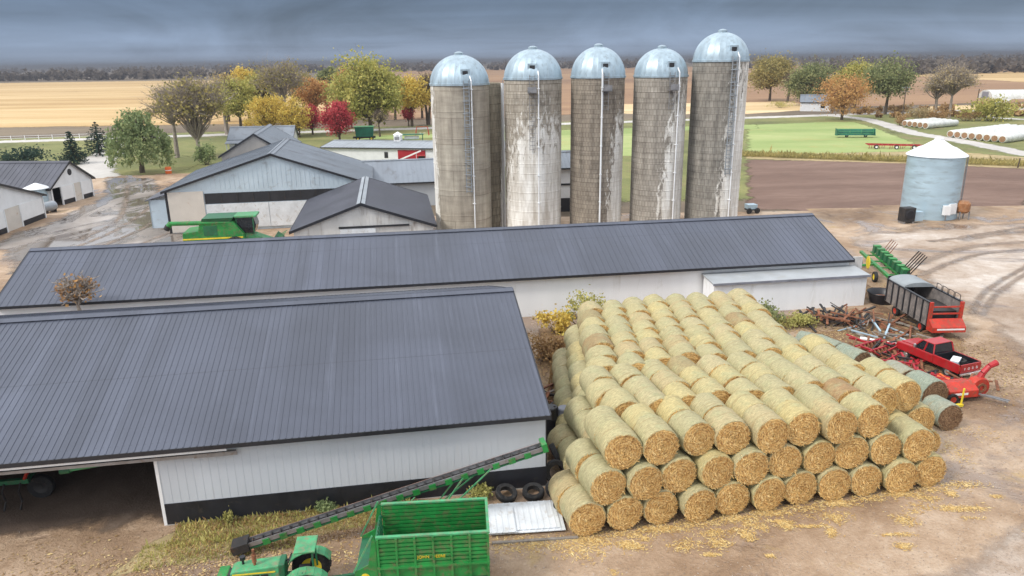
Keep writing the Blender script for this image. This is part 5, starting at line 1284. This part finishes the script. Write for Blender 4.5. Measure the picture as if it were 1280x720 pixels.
m_floor_shade = ground_mat('shed_floor_shade', [(.35, (.075, .05, .035)), (.5, (.12, .083, .06)), (.65, (.18, .13, .095))], .2, 1., edge=.4)  # darker dirt colour, the open bay's shade painted into the floor
sheet('floor_shade_ground', [in_shed(.3, -.6), in_shed(jamb+.2, -.6), in_shed(Ls-.3, .3), in_shed(Ls-.3, W_-.3), in_shed(.3, W_-.3)], .033, m_floor_shade, soft=2.2)
sheet('litter_ground', [(1.2, 29), (2.6, 29), (1.6, 36), (2.8, 42), (8, 43.5), (15, 44), (20, 46), (24, 47), (24.5, 49.8), (14, 47), (1.5, 46.5)], .034, m_rough, soft=.6, jitter=.2, step=1.)
sheet('litter_ground', [(18, 36), (21, 35), (24, 36), (26.5, 40), (28.6, 43), (26, 52), (25.2, 50), (22, 46), (18, 45)], .036, m_rough, soft=1.0, jitter=.3, step=1.2, seed=3)
sheet('litter_ground', [(25.2, 51), (27.5, 51), (28.5, 60), (27, 66), (25, 62)], .036, m_rough, soft=.8, jitter=.3, step=1.2, seed=4)
for k, (pts, w) in enumerate([(PX((1150, 330), (1190, 315), (1235, 306), (1290, 303)), 1.2), (PX((1205, 300), (1250, 292), (1290, 290)), 1.8), (PX((1165, 302), (1210, 296), (1290, 283)), 1.),
                              
                              (PX((1215, 392), (1235, 362), (1290, 330)), .7), (PX((1228, 394), (1248, 366), (1290, 338)), .7), (PX((1150, 345), (1200, 325), (1240, 316), (1290, 312)), .9),
                              (PX((30, 345), (90, 312), (150, 285), (200, 250)), .9), (PX((60, 345), (120, 312), (180, 285), (210, 262)), .8), (PX((140, 320), (190, 300), (215, 290)), .8), (PX((100, 300), (150, 272), (160, 232)), 1.0)]):
    strip('track_ground', pts, w, .038+.0015*k, m_track, seed=k, soft=w*.42)

# ------------------------------------------------------------------ quads in bulk: leaves, stalks, clods
def quads(name, C, size, mat, rng, flat=0., aspect=1., parent=None, up=None):
    n = len(C); a = rng.normal(size=(n, 3)); b = rng.normal(size=(n, 3))
    if flat: a[:, 2] *= (1-flat); b[:, 2] *= (1-flat)
    a /= np.linalg.norm(a, axis=1)[:, None]+1e-9
    if up is not None: a = a*(1-up)+np.array([0, 0, 1.])*up; a /= np.linalg.norm(a, axis=1)[:, None]
    b -= (a*b).sum(1)[:, None]*a; b /= np.linalg.norm(b, axis=1)[:, None]+1e-9
    s = np.asarray(size)*np.exp(rng.normal(0, .25, n)) if np.ndim(size) == 0 else np.asarray(size)
    A = a*(s*.5*aspect)[:, None]; B = b*(s*.5)[:, None]
    V = np.stack([C-A, C-B*.9+A*.15, C+A, C+B*.9+A*.1], 1).reshape(-1, 3).astype(np.float32)
    me = bpy.data.meshes.new(name); me.vertices.add(4*n); me.vertices.foreach_set('co', V.ravel())
    me.loops.add(4*n); me.loops.foreach_set('vertex_index', np.arange(4*n, dtype=np.int32))
    me.polygons.add(n); me.polygons.foreach_set('loop_start', np.arange(0, 4*n, 4, dtype=np.int32)); me.polygons.foreach_set('loop_total', np.full(n, 4, dtype=np.int32))
    me.update(calc_edges=True); me.validate(); me.materials.append(mat)
    o = bpy.data.objects.new(name, me); COL.objects.link(o)
    if parent is not None: o.parent = parent
    return o
def tree(name, label, p, h, w, kind, leaf, seed, group=None, density=1., bark='bark', trunk_h=.25, leafsize=None, bare=False, cat='tree'):
    rng = np.random.default_rng(seed); rr = random.Random(seed)
    t = thing(name, label, cat, (p.x, p.y, 0), rr.uniform(0, 6), group)
    mb = MB(); r0 = h*.022+.06; pts = []
    ls = leafsize or max(.2, h*(.021 if bare else .026))
    if kind == 'conifer':
        mb.tube((0, 0, 0), (0, 0, h*.97), r0, .03, 8)
        C = []
        nl = int(16)
        for k in range(nl):
            f = k/nl; z = h*(.12+.86*f); R = w*.5*(1-f)**.8*(1+rr.uniform(-.15, .15)); nb = max(4, int(9*(1-f)+3))
            for j in range(nb):
                a = 2*math.pi*(j+rr.random())/nb; L = R*rr.uniform(.75, 1.1); m_ = int(34*density*(.3+L/w*1.6))
                s = rng.uniform(.1, 1, m_)
                C.append(np.stack([np.cos(a)*L*s, np.sin(a)*L*s, z-.22*L*s+.05*s*s*L], 1)+rng.normal(0, ls*.32, (m_, 3)))
                if k % 2 == 0: mb.tube((0, 0, z), (math.cos(a)*L*.8, math.sin(a)*L*.8, z-.15*L), .035, .012, 4, cap=False)
        C = np.concatenate(C)
    elif kind == 'willow':
        C = []; K = int(46*density)
        mb.path([(0, 0, 0), (.1, 0, h*.2), (0, .15, h*.45)], [r0*1.5, r0*1.2, r0*.8], 9)
        for k in range(K):
            a = rr.uniform(0, 6.28); q = math.sqrt(rr.random()); rad = w*.48*q; zt = h*(.98-.45*q*q)*rr.uniform(.9, 1.0)
            L = zt*rr.uniform(.45, .85) if q > .45 else zt*.35; m_ = int(80*density)
            s = rng.random(m_)
            C.append(np.stack([math.cos(a)*rad*(1+.08*s)+0*s, math.sin(a)*rad*(1+.08*s), zt-L*s], 1)+rng.normal(0, w*.035, (m_, 3))*np.array([1, 1, .6]))
            mb.path([(0, .1, h*.42), (math.cos(a)*rad*.5, math.sin(a)*rad*.5, h*.42+(zt-h*.42)*.75), (math.cos(a)*rad, math.sin(a)*rad, zt)], [r0*.4, r0*.2, .02], 5)
        C = np.concatenate(C)
    else:
        K = int((62 if kind == 'round' else 44)*max(.6, density)**.7); C = []
        lob = [(rng.normal(size=3), rr.uniform(.72, 1.12)) for _ in range(7)]
        zc, hz = h*(.5+trunk_h*.45), h*(.5-trunk_h*.45)
        lean = Vector((rr.uniform(-.05, .05)*h, rr.uniform(-.05, .05)*h, 0))
        stems = 1 if kind == 'round' else rr.choice((1, 2, 3))
        tops = []
        for s in range(stems):
            b0 = Vector((rr.uniform(-.5, .5)*(stems > 1), rr.uniform(-.5, .5)*(stems > 1), 0)); d = Vector((rr.uniform(-.12, .12)*h*(stems > 1), rr.uniform(-.12, .12)*h*(stems > 1), 0))+lean
            ps = [b0, b0+d*.3+Vector((0, 0, h*trunk_h)), b0+d*.7+Vector((0, 0, h*.55)), b0+d+Vector((0, 0, h*.86))]
            mb.path(ps, [r0*1.25, r0*.85, r0*.5, .03], 8); tops.append(ps)
        for k in range(K):
            u = rng.normal(size=3); u /= np.linalg.norm(u); rad = rr.uniform(.25, 1)**.6*max(lob, key=lambda q: float(q[0]@u)/np.linalg.norm(q[0]))[1]
            if kind == 'vase': u[2] = abs(u[2])*.9-.15
            c = Vector((u[0]*w*.42*rad, u[1]*w*.42*rad, zc+u[2]*hz*.86*rad))
            if c.z < h*trunk_h*.75: c.z = h*trunk_h*(.75+rr.random()*.3)
            ps = rr.choice(tops); f = rr.uniform(.25, .85); st = ps[1].lerp(ps[3], max(0, min(1, (c.z/h-.35)*.9)))
            mid = st.lerp(c, .5)+Vector((rr.uniform(-.05, .05)*w, rr.uniform(-.05, .05)*w, -.02*h+rr.random()*.05*h))
            mb.path([st, mid, c], [r0*.34, r0*.2, .03], 5)
            cr = w*rr.uniform(.045, .115)
            for j in range(10 if bare else 4):
                e = c+Vector((rr.gauss(0, 1), rr.gauss(0, 1), rr.gauss(.45, .8)))*(cr*.8 if not bare else w*.11); s_ = mid.lerp(c, rr.uniform(.35, 1))
                mb.tube(s_, e, .05 if bare else .03, .015, 4, cap=False)
                if bare:
                    for jj in range(3):
                        e2 = s_.lerp(e, rr.uniform(.4, .9)); mb.tube(e2, e2+Vector((rr.gauss(0, .6), rr.gauss(0, .6), rr.gauss(.5, .4)))*w*.07, .03, .012, 3, cap=False)
            m_ = int((105 if not bare else 24)*density**.6*rr.uniform(.3, 1.5))
            C.append(np.array(c)+rng.normal(0, 1, (m_, 3))*np.array([cr, cr, cr*.72]))
        C = np.concatenate(C)
    mb.build('trunk', M[bark], t, smooth=True)
    quads('crown', C, ls, M['leaf_'+leaf], rng, flat=.35 if kind == 'conifer' else 0, aspect=1.25 if kind != 'willow' else 1.8, parent=t, up=.5 if kind == 'willow' else None)
    return t
def ptree(px, py, tpy, wpx, kind, leaf, label, seed, name='tree', **k):
    p = at(px, py); h = dep(px, tpy-(9 if k.get('bare') else 2), p.y).z; w = wpx*p.y*1.14/F
    return tree(name, label, p, h, w, kind, leaf, seed, **k)
G1 = 'autumn trees round the farmhouse'
TL = [
 (252, 200, 84, 84, 'vase', 'olive', 'big half-bare tree with grey-brown twigs, beside the farmhouse', 'bare_tree', dict(bare=True, bark='bark_grey', density=2.2, trunk_h=.08)),
 (222, 197, 108, 52, 'vase', 'olive', 'leaning half-bare tree beside the willow', 'bare_tree', dict(bare=True, bark='bark_grey', density=.8, trunk_h=.3)),
 (178, 216, 133, 62, 'willow', 'willow', 'grey-green weeping willow on the left yard lawn', 'willow_tree', dict(density=1.3)),
 (93, 205, 164, 34, 'conifer', 'conifer', 'dark conifer near the willow, the nearer and narrower of two', 'conifer_tree', dict(density=1.2)),
 (125, 194, 152, 40, 'conifer', 'conifer', 'dark conifer near the willow, the farther and wider of two', 'conifer_tree', dict(density=1.2)),
 (302, 168, 95, 52, 'round', 'yellowgreen', 'yellow-topped green tree between the bare tree and the farmhouse roof', 'broadleaf_tree', {}),
 (283, 168, 98, 40, 'vase', 'brown', 'brownish tree right behind the big half-bare one', 'bare_tree', dict(bare=True, bark='bark_grey', density=1.2)),
 (358, 158, 74, 66, 'vase', 'olive', 'tall olive-brown half-bare tree above the golden trees', 'bare_tree', dict(bare=True, density=1.9, bark='bark_grey')),
 (335, 172, 118, 50, 'round', 'yellow', 'low golden-yellow tree behind the hay barn roof, the one nearer the farmhouse', 'golden_tree', dict(density=1.2, trunk_h=.1)),
 (368, 172, 122, 44, 'round', 'yellow', 'low golden-yellow tree behind the hay barn roof, the one nearer the utility pole', 'golden_tree', dict(density=1.1, trunk_h=.1)),
 (396, 152, 92, 42, 'round', 'orange', 'orange-leaved tree next to the dark narrow one', 'orange_tree', dict(density=1.2)),
 (410, 142, 78, 30, 'round', 'green', 'narrow dark green tree behind the orange and red ones', 'broadleaf_tree', dict(density=1.2, trunk_h=.12)),
 (391, 168, 128, 22, 'round', 'red', 'small red-orange tree beside the utility pole', 'red_tree', dict(trunk_h=.12)),
 (464, 165, 70, 86, 'round', 'yellowgreen', 'largest tree, broad yellow-green crown by the silos', 'broadleaf_tree', dict(density=2.1, trunk_h=.18)),
 (515, 158, 96, 46, 'round', 'yellow', 'yellow tree between the largest tree and the leftmost silo', 'golden_tree', dict(density=1.2)),
 (536, 156, 92, 34, 'vase', 'brown', 'brown thin tree close to the leftmost silo', 'bare_tree', dict(bare=True, density=1.5)),
 (511, 158, 131, 16, 'round', 'red', 'small dark red tree under the yellow tree by the silos', 'red_tree', dict(trunk_h=.15, density=.8)),
 (475, 171, 143, 22, 'vase', 'brown', 'small bare tree on the lawn just past the red maple', 'bare_tree', dict(bare=True, density=.6, trunk_h=.3)),
 (425, 179, 126, 37, 'round', 'red', 'round crimson maple beside the dark green box wagon', 'maple_tree', dict(density=1.5, trunk_h=.12)),
 (436, 148, 84, 40, 'round', 'orange', 'orange-brown tree behind the largest yellow-green tree', 'orange_tree', {}),
 (330, 150, 84, 50, 'round', 'yellowgreen', 'yellow-green tree far behind the golden trees', 'broadleaf_tree', {}),
 (286, 152, 92, 40, 'round', 'brown', 'tan-brown tree in the row behind the big half-bare tree', 'broadleaf_tree', {}),
 (312, 149, 86, 44, 'round', 'yellow', 'dull yellow tree behind the yellow-topped green one', 'broadleaf_tree', {}),
 (380, 148, 82, 40, 'round', 'olive', 'olive tree behind the orange-leaved one', 'broadleaf_tree', {}),
 (494, 150, 92, 40, 'round', 'olive', 'olive-green tree peeping out behind the largest yellow-green crown', 'broadleaf_tree', {}),
 (528, 148, 98, 36, 'round', 'orange', 'rusty tree behind the thin brown one by the silos', 'orange_tree', {}),
 (440, 160, 128, 34, 'round', 'yellow', 'low yellow tree between the crimson maple and the largest tree', 'golden_tree', dict(trunk_h=.1)),
]
for k, (px, py, ty_, wp, kind, leaf, lab, nm, kw) in enumerate(TL): ptree(px, py, ty_, wp, kind, leaf, lab, 100+k, name=nm, group=G1, **kw)
G2 = 'trees along the far drive'
TR = [
 (962, 126, 70, 62, 'round', 'olive', 'broad olive-brown tree nearest the tallest silo', 'broadleaf_tree', dict(density=1.7)),
 (985, 128, 96, 24, 'vase', 'brown', 'small pale brown tree between the olive and the dark green trees', 'bare_tree', dict(bare=True, density=1.2)),
 (1011, 132, 78, 54, 'round', 'green', 'dark green tree second from the tallest silo', 'broadleaf_tree', dict(density=1.8, trunk_h=.1)),
 (1052, 150, 95, 62, 'round', 'orange', 'low wide orange-brown tree behind the green header', 'orange_tree', dict(density=1.1)),
 (1068, 136, 72, 50, 'round', 'yellowgreen', 'tall yellow-green tree behind the orange-brown one', 'broadleaf_tree', dict(density=1.4)),
 (1106, 143, 76, 60, 'round', 'green', 'green tree with a clear trunk beside the drive bend', 'broadleaf_tree', dict(density=1.5, trunk_h=.3)),
 (1186, 148, 84, 56, 'vase', 'brown', 'half-bare grey-brown tree above the white bale rows', 'bare_tree', dict(bare=True, density=2., bark='bark_grey')),
 (1168, 146, 100, 34, 'vase', 'brown', 'smaller bare tree beside the half-bare grey-brown one', 'bare_tree', dict(bare=True, density=1.2, bark='bark_grey'))]
for k, (px, py, ty_, wp, kind, leaf, lab, nm, kw) in enumerate(TR): ptree(px, py, ty_, wp, kind, leaf, lab, 200+k, name=nm, group=G2, **kw)
BU = [
 (1240, 151, 121, 54, 'yellowgreen', 'big yellow-green bush beside the plain utility pole', 1.9), (1150, 150, 134, 24, 'brown', 'brown bush at the foot of the bare trees, nearest the drive', 1.), (1176, 151, 136, 28, 'deadweed', 'reddish brown bush at the foot of the bare trees', 1.),
 (1205, 151, 138, 26, 'deadweed', 'dark brown bush at the foot of the bare trees, nearest the yellow-green bush', 1.), (1126, 157, 143, 22, 'deadweed', 'brown bush where the drive bends', .8), (1128, 140, 131, 20, 'brown', 'brown bush beyond the drive bend', .8),
 (35, 209, 184, 58, 'conifer', 'large dark spreading shrub behind the white garages', 1.6), (12, 208, 193, 30, 'conifer', 'small dark low shrub behind the white garages', 1.2), (258, 206, 180, 26, 'willow', 'green bush at the foot of the big half-bare tree', 1.),
 (975, 135, 126, 30, 'yellowgreen', 'low green bush beside the pale stubble field', .8), (318, 164, 148, 26, 'yellow', 'low yellow bush beside the golden trees', 1.)]
def bush(px, py, tpy, wpx, leaf, lab, dens, seed, p=None, h=None, w=None, ls=None):
    p = p or at(px, py); h = h or dep(px, tpy, p.y).z; w = w or wpx*p.y*1.02/F
    rng = np.random.default_rng(seed); t = thing('bush', lab, 'bush', (p.x, p.y, 0)); C = []; mb = MB(); rr = random.Random(seed)
    for k in range(int(14*dens)+5):
        c = np.array([rr.gauss(0, w*.22), rr.gauss(0, w*.16), h*rr.uniform(.25, .8)]); m_ = 55
        C.append(c+rng.normal(0, 1, (m_, 3))*np.array([w*.09, w*.09, h*.14])); mb.tube((c[0]*.25, c[1]*.25, 0), tuple(c*1.05), .03 if h > 2 else .015, .008, 5, cap=False)
    C = np.concatenate(C); C[:, 2] = np.abs(C[:, 2])+.02
    quads('foliage', C, ls or max(.07, h*.075), M['leaf_'+leaf], rng, parent=t, aspect=1.4); mb.build('stems', M['bark'], t); return t
for k, (px, py, ty_, wp, leaf, lab, dn) in enumerate(BU): bush(px, py, ty_, wp, leaf, lab, dn, 300+k)
bush(0, 0, 0, 0, 'weed', 'yellow-green weed bush against the barn wall behind the hay stack, taller one', 1.3, 330, Vector((4.6, 46.4, 0)), 2.3, 2.6, .13)
bush(0, 0, 0, 0, 'yellow', 'yellow-flowered weed clump behind the hay stack', 1., 331, Vector((3.0, 45.3, 0)), 1.7, 2.0, .13)
bush(0, 0, 0, 0, 'green', 'dark green bush against the lean-to wall behind the hay stack', 1., 332, Vector((17.0, 46.2, 0)), 1.4, 2.2, .13)
bush(0, 0, 0, 0, 'deadweed', 'brown dead weeds in the gap between shed roof and hay stack', 1.6, 333, Vector((1.9, 40.8, 0)), 1.5, 2.4, .12)
bush(0, 0, 0, 0, 'weed', 'low green weeds before the scrap heap at the lean-to', 1., 334, Vector((18.9, 46.0, 0)), .8, 2.4, .11)
bush(0, 0, 0, 0, 'green', 'green weeds on the brown litter beside the planter', 1., 335, Vector((26.8, 60.5, 0)), 1.1, 1.8, .13)
bush(0, 0, 0, 0, 'weed', 'small weed tuft against the black shed base, near the door jamb', .4, 336, in_shed(jamb+2.3, -.35), .5, .4, .05)
bush(0, 0, 0, 0, 'willow', 'grey-green weed clump against the black shed base', .6, 337, in_shed(jamb+6.0, -.3), .5, 1.1, .06)
bush(0, 0, 0, 0, 'weed', 'green weeds under the upper end of the elevator', .8, 338, Vector((-1.4, 26.3, 0)), .6, 1.3, .07)
# sapling in the gap between the shed and the long barn
sp_ = dep(98, 388, 43.0); tree('sapling', 'thin sapling with a few orange leaves between shed roof and long barn', Vector((sp_.x, 43.3, 0)), dep(112, 338, 43).z, 2.6, 'vase', 'orange', 401, density=.5, bare=True, bark='bark_grey', trunk_h=.45, leafsize=.16)

# ------------------------------------------------------------------ masses nobody could count
rng = np.random.default_rng(9)
def woods(name, bands, leaf, seed, size):
    rng = np.random.default_rng(seed); C = []
    for (x0, y0, x1, y1, dpt, h, n) in bands:
        for k in range(n):
            f = rng.random(); x = x0+(x1-x0)*f; y = y0+(y1-y0)*f+rng.uniform(0, dpt); hh = h*rng.uniform(.55, 1.15); m_ = 30
            C.append(np.array([x, y, hh*.55])+rng.normal(0, 1, (m_, 3))*np.array([hh*.28, hh*.28, hh*.24]))
    C = np.concatenate(C); C[:, 2] = np.abs(C[:, 2])
    o = quads(name, C, size, M['leaf_'+leaf], rng); tag(o, kind='stuff'); return o
woods('far_woods', [(-1500, 900, -280, 960, 90, 11, 420), (-700, 1250, 300, 1400, 200, 12.5, 260), (280, 640, 1200, 900, 70, 11, 340), (-2600, 1900, 2600, 2300, 900, 14, 700), (300, 1050, 1700, 1400, 150, 12.5, 300)], 'woods', 21, 4.6)
woods('undergrowth', [(-1100, 520, -420, 560, 6, 4, 60), (100, 226, 330, 275, 6, 2.2, 90), (104, 214, 150, 212, 4, 1.6, 40)], 'deadweed', 22, .9)
def litter(name, mat, centers, n, size, seed, aspect=5., z=.06):
    rng = np.random.default_rng(seed); C = []
    for (x, y, sx, sy, wt) in centers: C.append(np.stack([rng.normal(x, sx, int(n*wt)), rng.normal(y, sy, int(n*wt)), rng.uniform(.045, z, int(n*wt))], 1))
    C = np.concatenate(C); o = quads(name, C, size, mat, rng, flat=.93, aspect=aspect); tag(o, kind='stuff'); return o
cs = []
for i in range(12):
    p = face_at(0, i); cs.append((p.x, p.y-.12, .5, .14, random.uniform(.3, 1.)))
for k in range(38):
    x = random.uniform(3, 20); cs.append((x, 23.2+.2*(x-2.6)-abs(random.gauss(.2, 1.3)), random.uniform(.08, .4), random.uniform(.05, .2), random.uniform(.04, .3)))
cs += [(.4, 23.3, 1.1, .3, 1.2), (2.4, 22.9, .5, .3, .5), (19.6, 29.6, .3, .6, .25), (21.4, 31.0, .7, .5, .2), (-7, 22.9, 1.6, .7, .5), (-4.9, 23.2, .6, .4, .4)]
litter('straw_litter', M['straw_litter'], cs, 800, .026, 31)
M['leaf_litter'] = litter_mat('leaf_litter', [(0, (.16, .09, .04)), (.5, (.34, .22, .10)), (1, (.55, .42, .2))])
litter('yard_litter', M['leaf_litter'], [(-14, 22.2, 3, .9, .6), (-10, 22.4, 2, .6, .5), (24.5, 41, 2.6, 3.5, 1.5), (27.5, 38, 1.5, 3, .7), (20.5, 44.5, 2., 1.5, 1.2), (2, 36, .4, 4, .8), (27.2, 55, .9, 4, .6)], 1500, .06, 32, 2.)
M['pebble_mix'] = litter_mat('pebble_mix', [(0, (.20, .145, .11)), (.5, (.32, .25, .20)), (1, (.5, .44, .39))])
litter('pebbles', M['pebble_mix'], [(8, 20.5, 7, 1.6, 2.), (19, 23, 4, 4, 2.), (27, 32, 4, 5, 2.), (33, 45, 4, 9, 2.), (-9, 21.5, 5, 1.2, 1.), (22, 28, 3, 3, 1.)], 1500, .035, 35, 1.3, .052)
def grass(name, mat, boxes, n, h, seed):
    rng = np.random.default_rng(seed); C = []; Sz = []
    for (p, u, v, wt) in boxes:
        m_ = int(n*wt); a = rng.random((m_, 1)); b = rng.random((m_, 1))**1.5; q = np.array(p)+a*np.array(u)+b*np.array(v); hh = h*np.exp(rng.normal(0, .4, m_)); q[:, 2] = hh*.45; C.append(q); Sz.append(hh)
    C = np.concatenate(C); Sz = np.concatenate(Sz); o = quads(name, C, Sz*.2, mat, rng, aspect=4.5, up=.6); tag(o, kind='stuff'); return o
def seg(a, b, d): return (tuple(a), tuple(b-a), tuple(d))
dn = Vector((math.sin(SHED_A), -math.cos(SHED_A), 0))
grass('weeds', M['leaf_weed'], [(*seg(in_shed(jamb+.4, -.08), in_shed(Ls-5.5, -.08), dn*1.5), 1.), (*seg(in_shed(jamb-.5, -1.3), in_shed(jamb+5, -1.0), dn*1.5), .35)], 8000, .13, 41)
grass('dry_grass', M['leaf_deadweed'], [(*seg(in_shed(jamb+.4, -.1), in_shed(Ls-5., -.1), dn*2.2), .6), ((1.5, 33, 0), (1., 10, 0), (1.2, 0, 0), .5), ((12, 46.6, 0), (9, 1., 0), (0, -1.2, 0), .4)], 11000, .12, 42)
va, vb = at(928, 196), at(1320, 210)
grass('verge_grass', M['leaf_olive'], [(*seg(va, vb, Vector((0, 7, 0))), 1.)], 14000, .42, 43)

# ------------------------------------------------------------------ poles and fence
def pole(px, py, tpy, lab, arms=2):
    p = at(px, py); h = dep(px, tpy, p.y).z; t = thing('utility_pole', lab, 'pole', (p.x, p.y, 0), R_(12), 'utility poles')
    MB().tube((0, 0, 0), (0, 0, h), .17, .11, 10).build('pole', M['bark'], t, smooth=True)
    for k in range(arms): MB().box(-1.2, 1.2, -.07, .07, h-.5-.9*k, h-.36-.9*k).build('crossarm', M['grey_wood'], t)
    mb = MB()
    for x in (-1.05, -.4, .4, 1.05): mb.tube((x, 0, h-.36), (x, 0, h-.16), .05, n=8)
    mb.build('insulators', M['galv'], t)
pole(375, 172, 131, 'brown utility pole near the crimson maple', 1); pole(1218, 149, 111, 'plain utility pole beside the big yellow-green bush', 0); pole(1127, 152, 108, 'utility pole with crossarms at the drive bend', 2)
fe = thing('fence', 'low white rail fence along the edge of the tan field', 'fence', (0, 0, 0)); fa, fb = Vector((-150, 176.5, 0)), Vector((-88, 190, 0)); mb = MB(); d = (fb-fa).normalized()
for z in (.5, 1.0): mb.bar(fa+Vector((0, 0, z)), fb+Vector((0, 0, z)), .05, .08)
mb.build('rail', M['white_paint'], fe)
for k in range(22):
    q = fa.lerp(fb, k/21); MB().box(q.x-.05, q.x+.05, q.y-.14, q.y-.03, 0, 1.15).build('post', M['white_paint'], fe)
fp = thing('fence_post', 'lone dark fence post in the grass verge beyond the grain bin', 'post', at(1272, 210)); MB().tube((0, 0, 0), (.12, 0, 1.5), .12, .1, 10).build('post', M['bark'], fp); MB().lathe([(.105, 1.5), (.0, 1.56)], 10, c=(.12, 0, 0)).build('cap', M['grey_wood'], fp)

# ------------------------------------------------------------------ sky, sun, air, camera
SUN_EL, SUN_AZ = 44., 240.     # compass-like: from behind the camera's left shoulder
w = bpy.data.worlds.new('World'); S.world = w; w.use_nodes = True; N, L = w.node_tree.nodes, w.node_tree.links
for n in list(N): N.remove(n)
out = N.new('ShaderNodeOutputWorld'); sky = N.new('ShaderNodeTexSky'); sky.sky_type = 'NISHITA'; sky.sun_disc = False; sky.sun_elevation = R_(SUN_EL); sky.sun_rotation = R_(SUN_AZ)
b1 = N.new('ShaderNodeBackground'); b1.inputs[1].default_value = .08; L.new(sky.outputs[0], b1.inputs[0])
tc = N.new('ShaderNodeTexCoord'); sx = N.new('ShaderNodeSeparateXYZ'); L.new(tc.outputs['Generated'], sx.inputs[0])
el_ = sx.outputs[2]
gr = ramp(N, [(0, (.185, .235, .32)), (.025, (.165, .22, .315)), (.05, (.10, .14, .21)), (.085, (.07, .10, .155)), (.125, (.15, .19, .26)), (.19, (.62, .66, .72)), (.4, (.80, .84, .90)), (1, (1.02, 1.04, 1.08))]); L.new(el_, gr.inputs[0])
zc = math_(N, L, 'ADD', math_(N, L, 'ABSOLUTE', el_), .06); cv = N.new('ShaderNodeCombineXYZ')
L.new(math_(N, L, 'DIVIDE', sx.outputs[0], zc), cv.inputs[0]); L.new(math_(N, L, 'DIVIDE', sx.outputs[1], zc), cv.inputs[1])
cn1 = noise(N, L, scaled(N, L, cv.outputs[0], (.26, .55, 1)), .55, 7, .58, .9)
cn2 = noise(N, L, scaled(N, L, tc.outputs['Generated'], (1, 1, 3.4), (2, 5, 1)), 4.2, 6, .55, .9); k = mapr(N, L, math_(N, L, 'ADD', math_(N, L, 'MULTIPLY', cn1.outputs[0], .35), math_(N, L, 'MULTIPLY', cn2.outputs[0], .65)), .34, .66, .66, 1.30)
cc = mixc(N, L, 1., gr.outputs[0], k, 'MULTIPLY')
b2 = N.new('ShaderNodeBackground'); L.new(cc, b2.inputs[0]); b2.inputs[1].default_value = .92
mx = N.new('ShaderNodeMixShader'); mx.inputs[0].default_value = .93; L.new(b1.outputs[0], mx.inputs[1]); L.new(b2.outputs[0], mx.inputs[2]); L.new(mx.outputs[0], out.inputs[0])
sl = bpy.data.lights.new('sun', 'SUN'); sl.energy = 1.5; sl.angle = R_(12); sl.color = (1, .95, .87)
so = bpy.data.objects.new('sun', sl); COL.objects.link(so)
az, e_ = R_(SUN_AZ), R_(SUN_EL); sdir = Vector((math.sin(az)*math.cos(e_), math.cos(az)*math.cos(e_), math.sin(e_)))
so.rotation_euler = (-sdir).to_track_quat('-Z', 'Y').to_euler(); so.location = sdir*120

HAZE = 4.2e-4
if HAZE:
    hz = MB().box(-8000, 8000, -50, 9000, -1., 26.).build('haze', bpy.data.materials.new('haze_air')); hz['kind'] = 'stuff'
    m = hz.data.materials[0]; m.use_nodes = True; N, L = nt(m); N.remove(N['Principled BSDF'])
    v = N.new('ShaderNodeVolumePrincipled'); v.inputs['Color'].default_value = (.27, .285, .325, 1); v.inputs['Density'].default_value = HAZE; v.inputs['Anisotropy'].default_value = .2
    L.new(v.outputs[0], N['Material Output'].inputs['Volume'])

cam = bpy.data.cameras.new('camera'); co = bpy.data.objects.new('camera', cam); COL.objects.link(co); S.camera = co
cam.sensor_width = 36; cam.lens = F/1280*36; cam.clip_end = 30000; cam.clip_start = .1
f = Vector((0, math.cos(PITCH), -math.sin(PITCH))); r = Vector((1, 0, 0)); u = Vector((0, math.sin(PITCH), math.cos(PITCH)))
c, s = math.cos(ROLL), math.sin(ROLL); r2, u2_ = r*c-u*s, r*s+u*c
co.matrix_world = Matrix(((r2.x, u2_.x, -f.x, 0), (r2.y, u2_.y, -f.y, 0), (r2.z, u2_.z, -f.z, CAMH), (0, 0, 0, 1)))
S.render.engine = 'CYCLES'; S.render.resolution_x, S.render.resolution_y = 1024, 576
S.cycles.use_denoising = True; S.cycles.volume_bounces = 0; S.cycles.max_bounces = 6; S.cycles.transparent_max_bounces = 16
S.view_settings.view_transform = 'Standard'; S.view_settings.look = 'None'; S.view_settings.gamma = 1; S.view_settings.use_curve_mapping = False
S.view_settings.exposure = .88
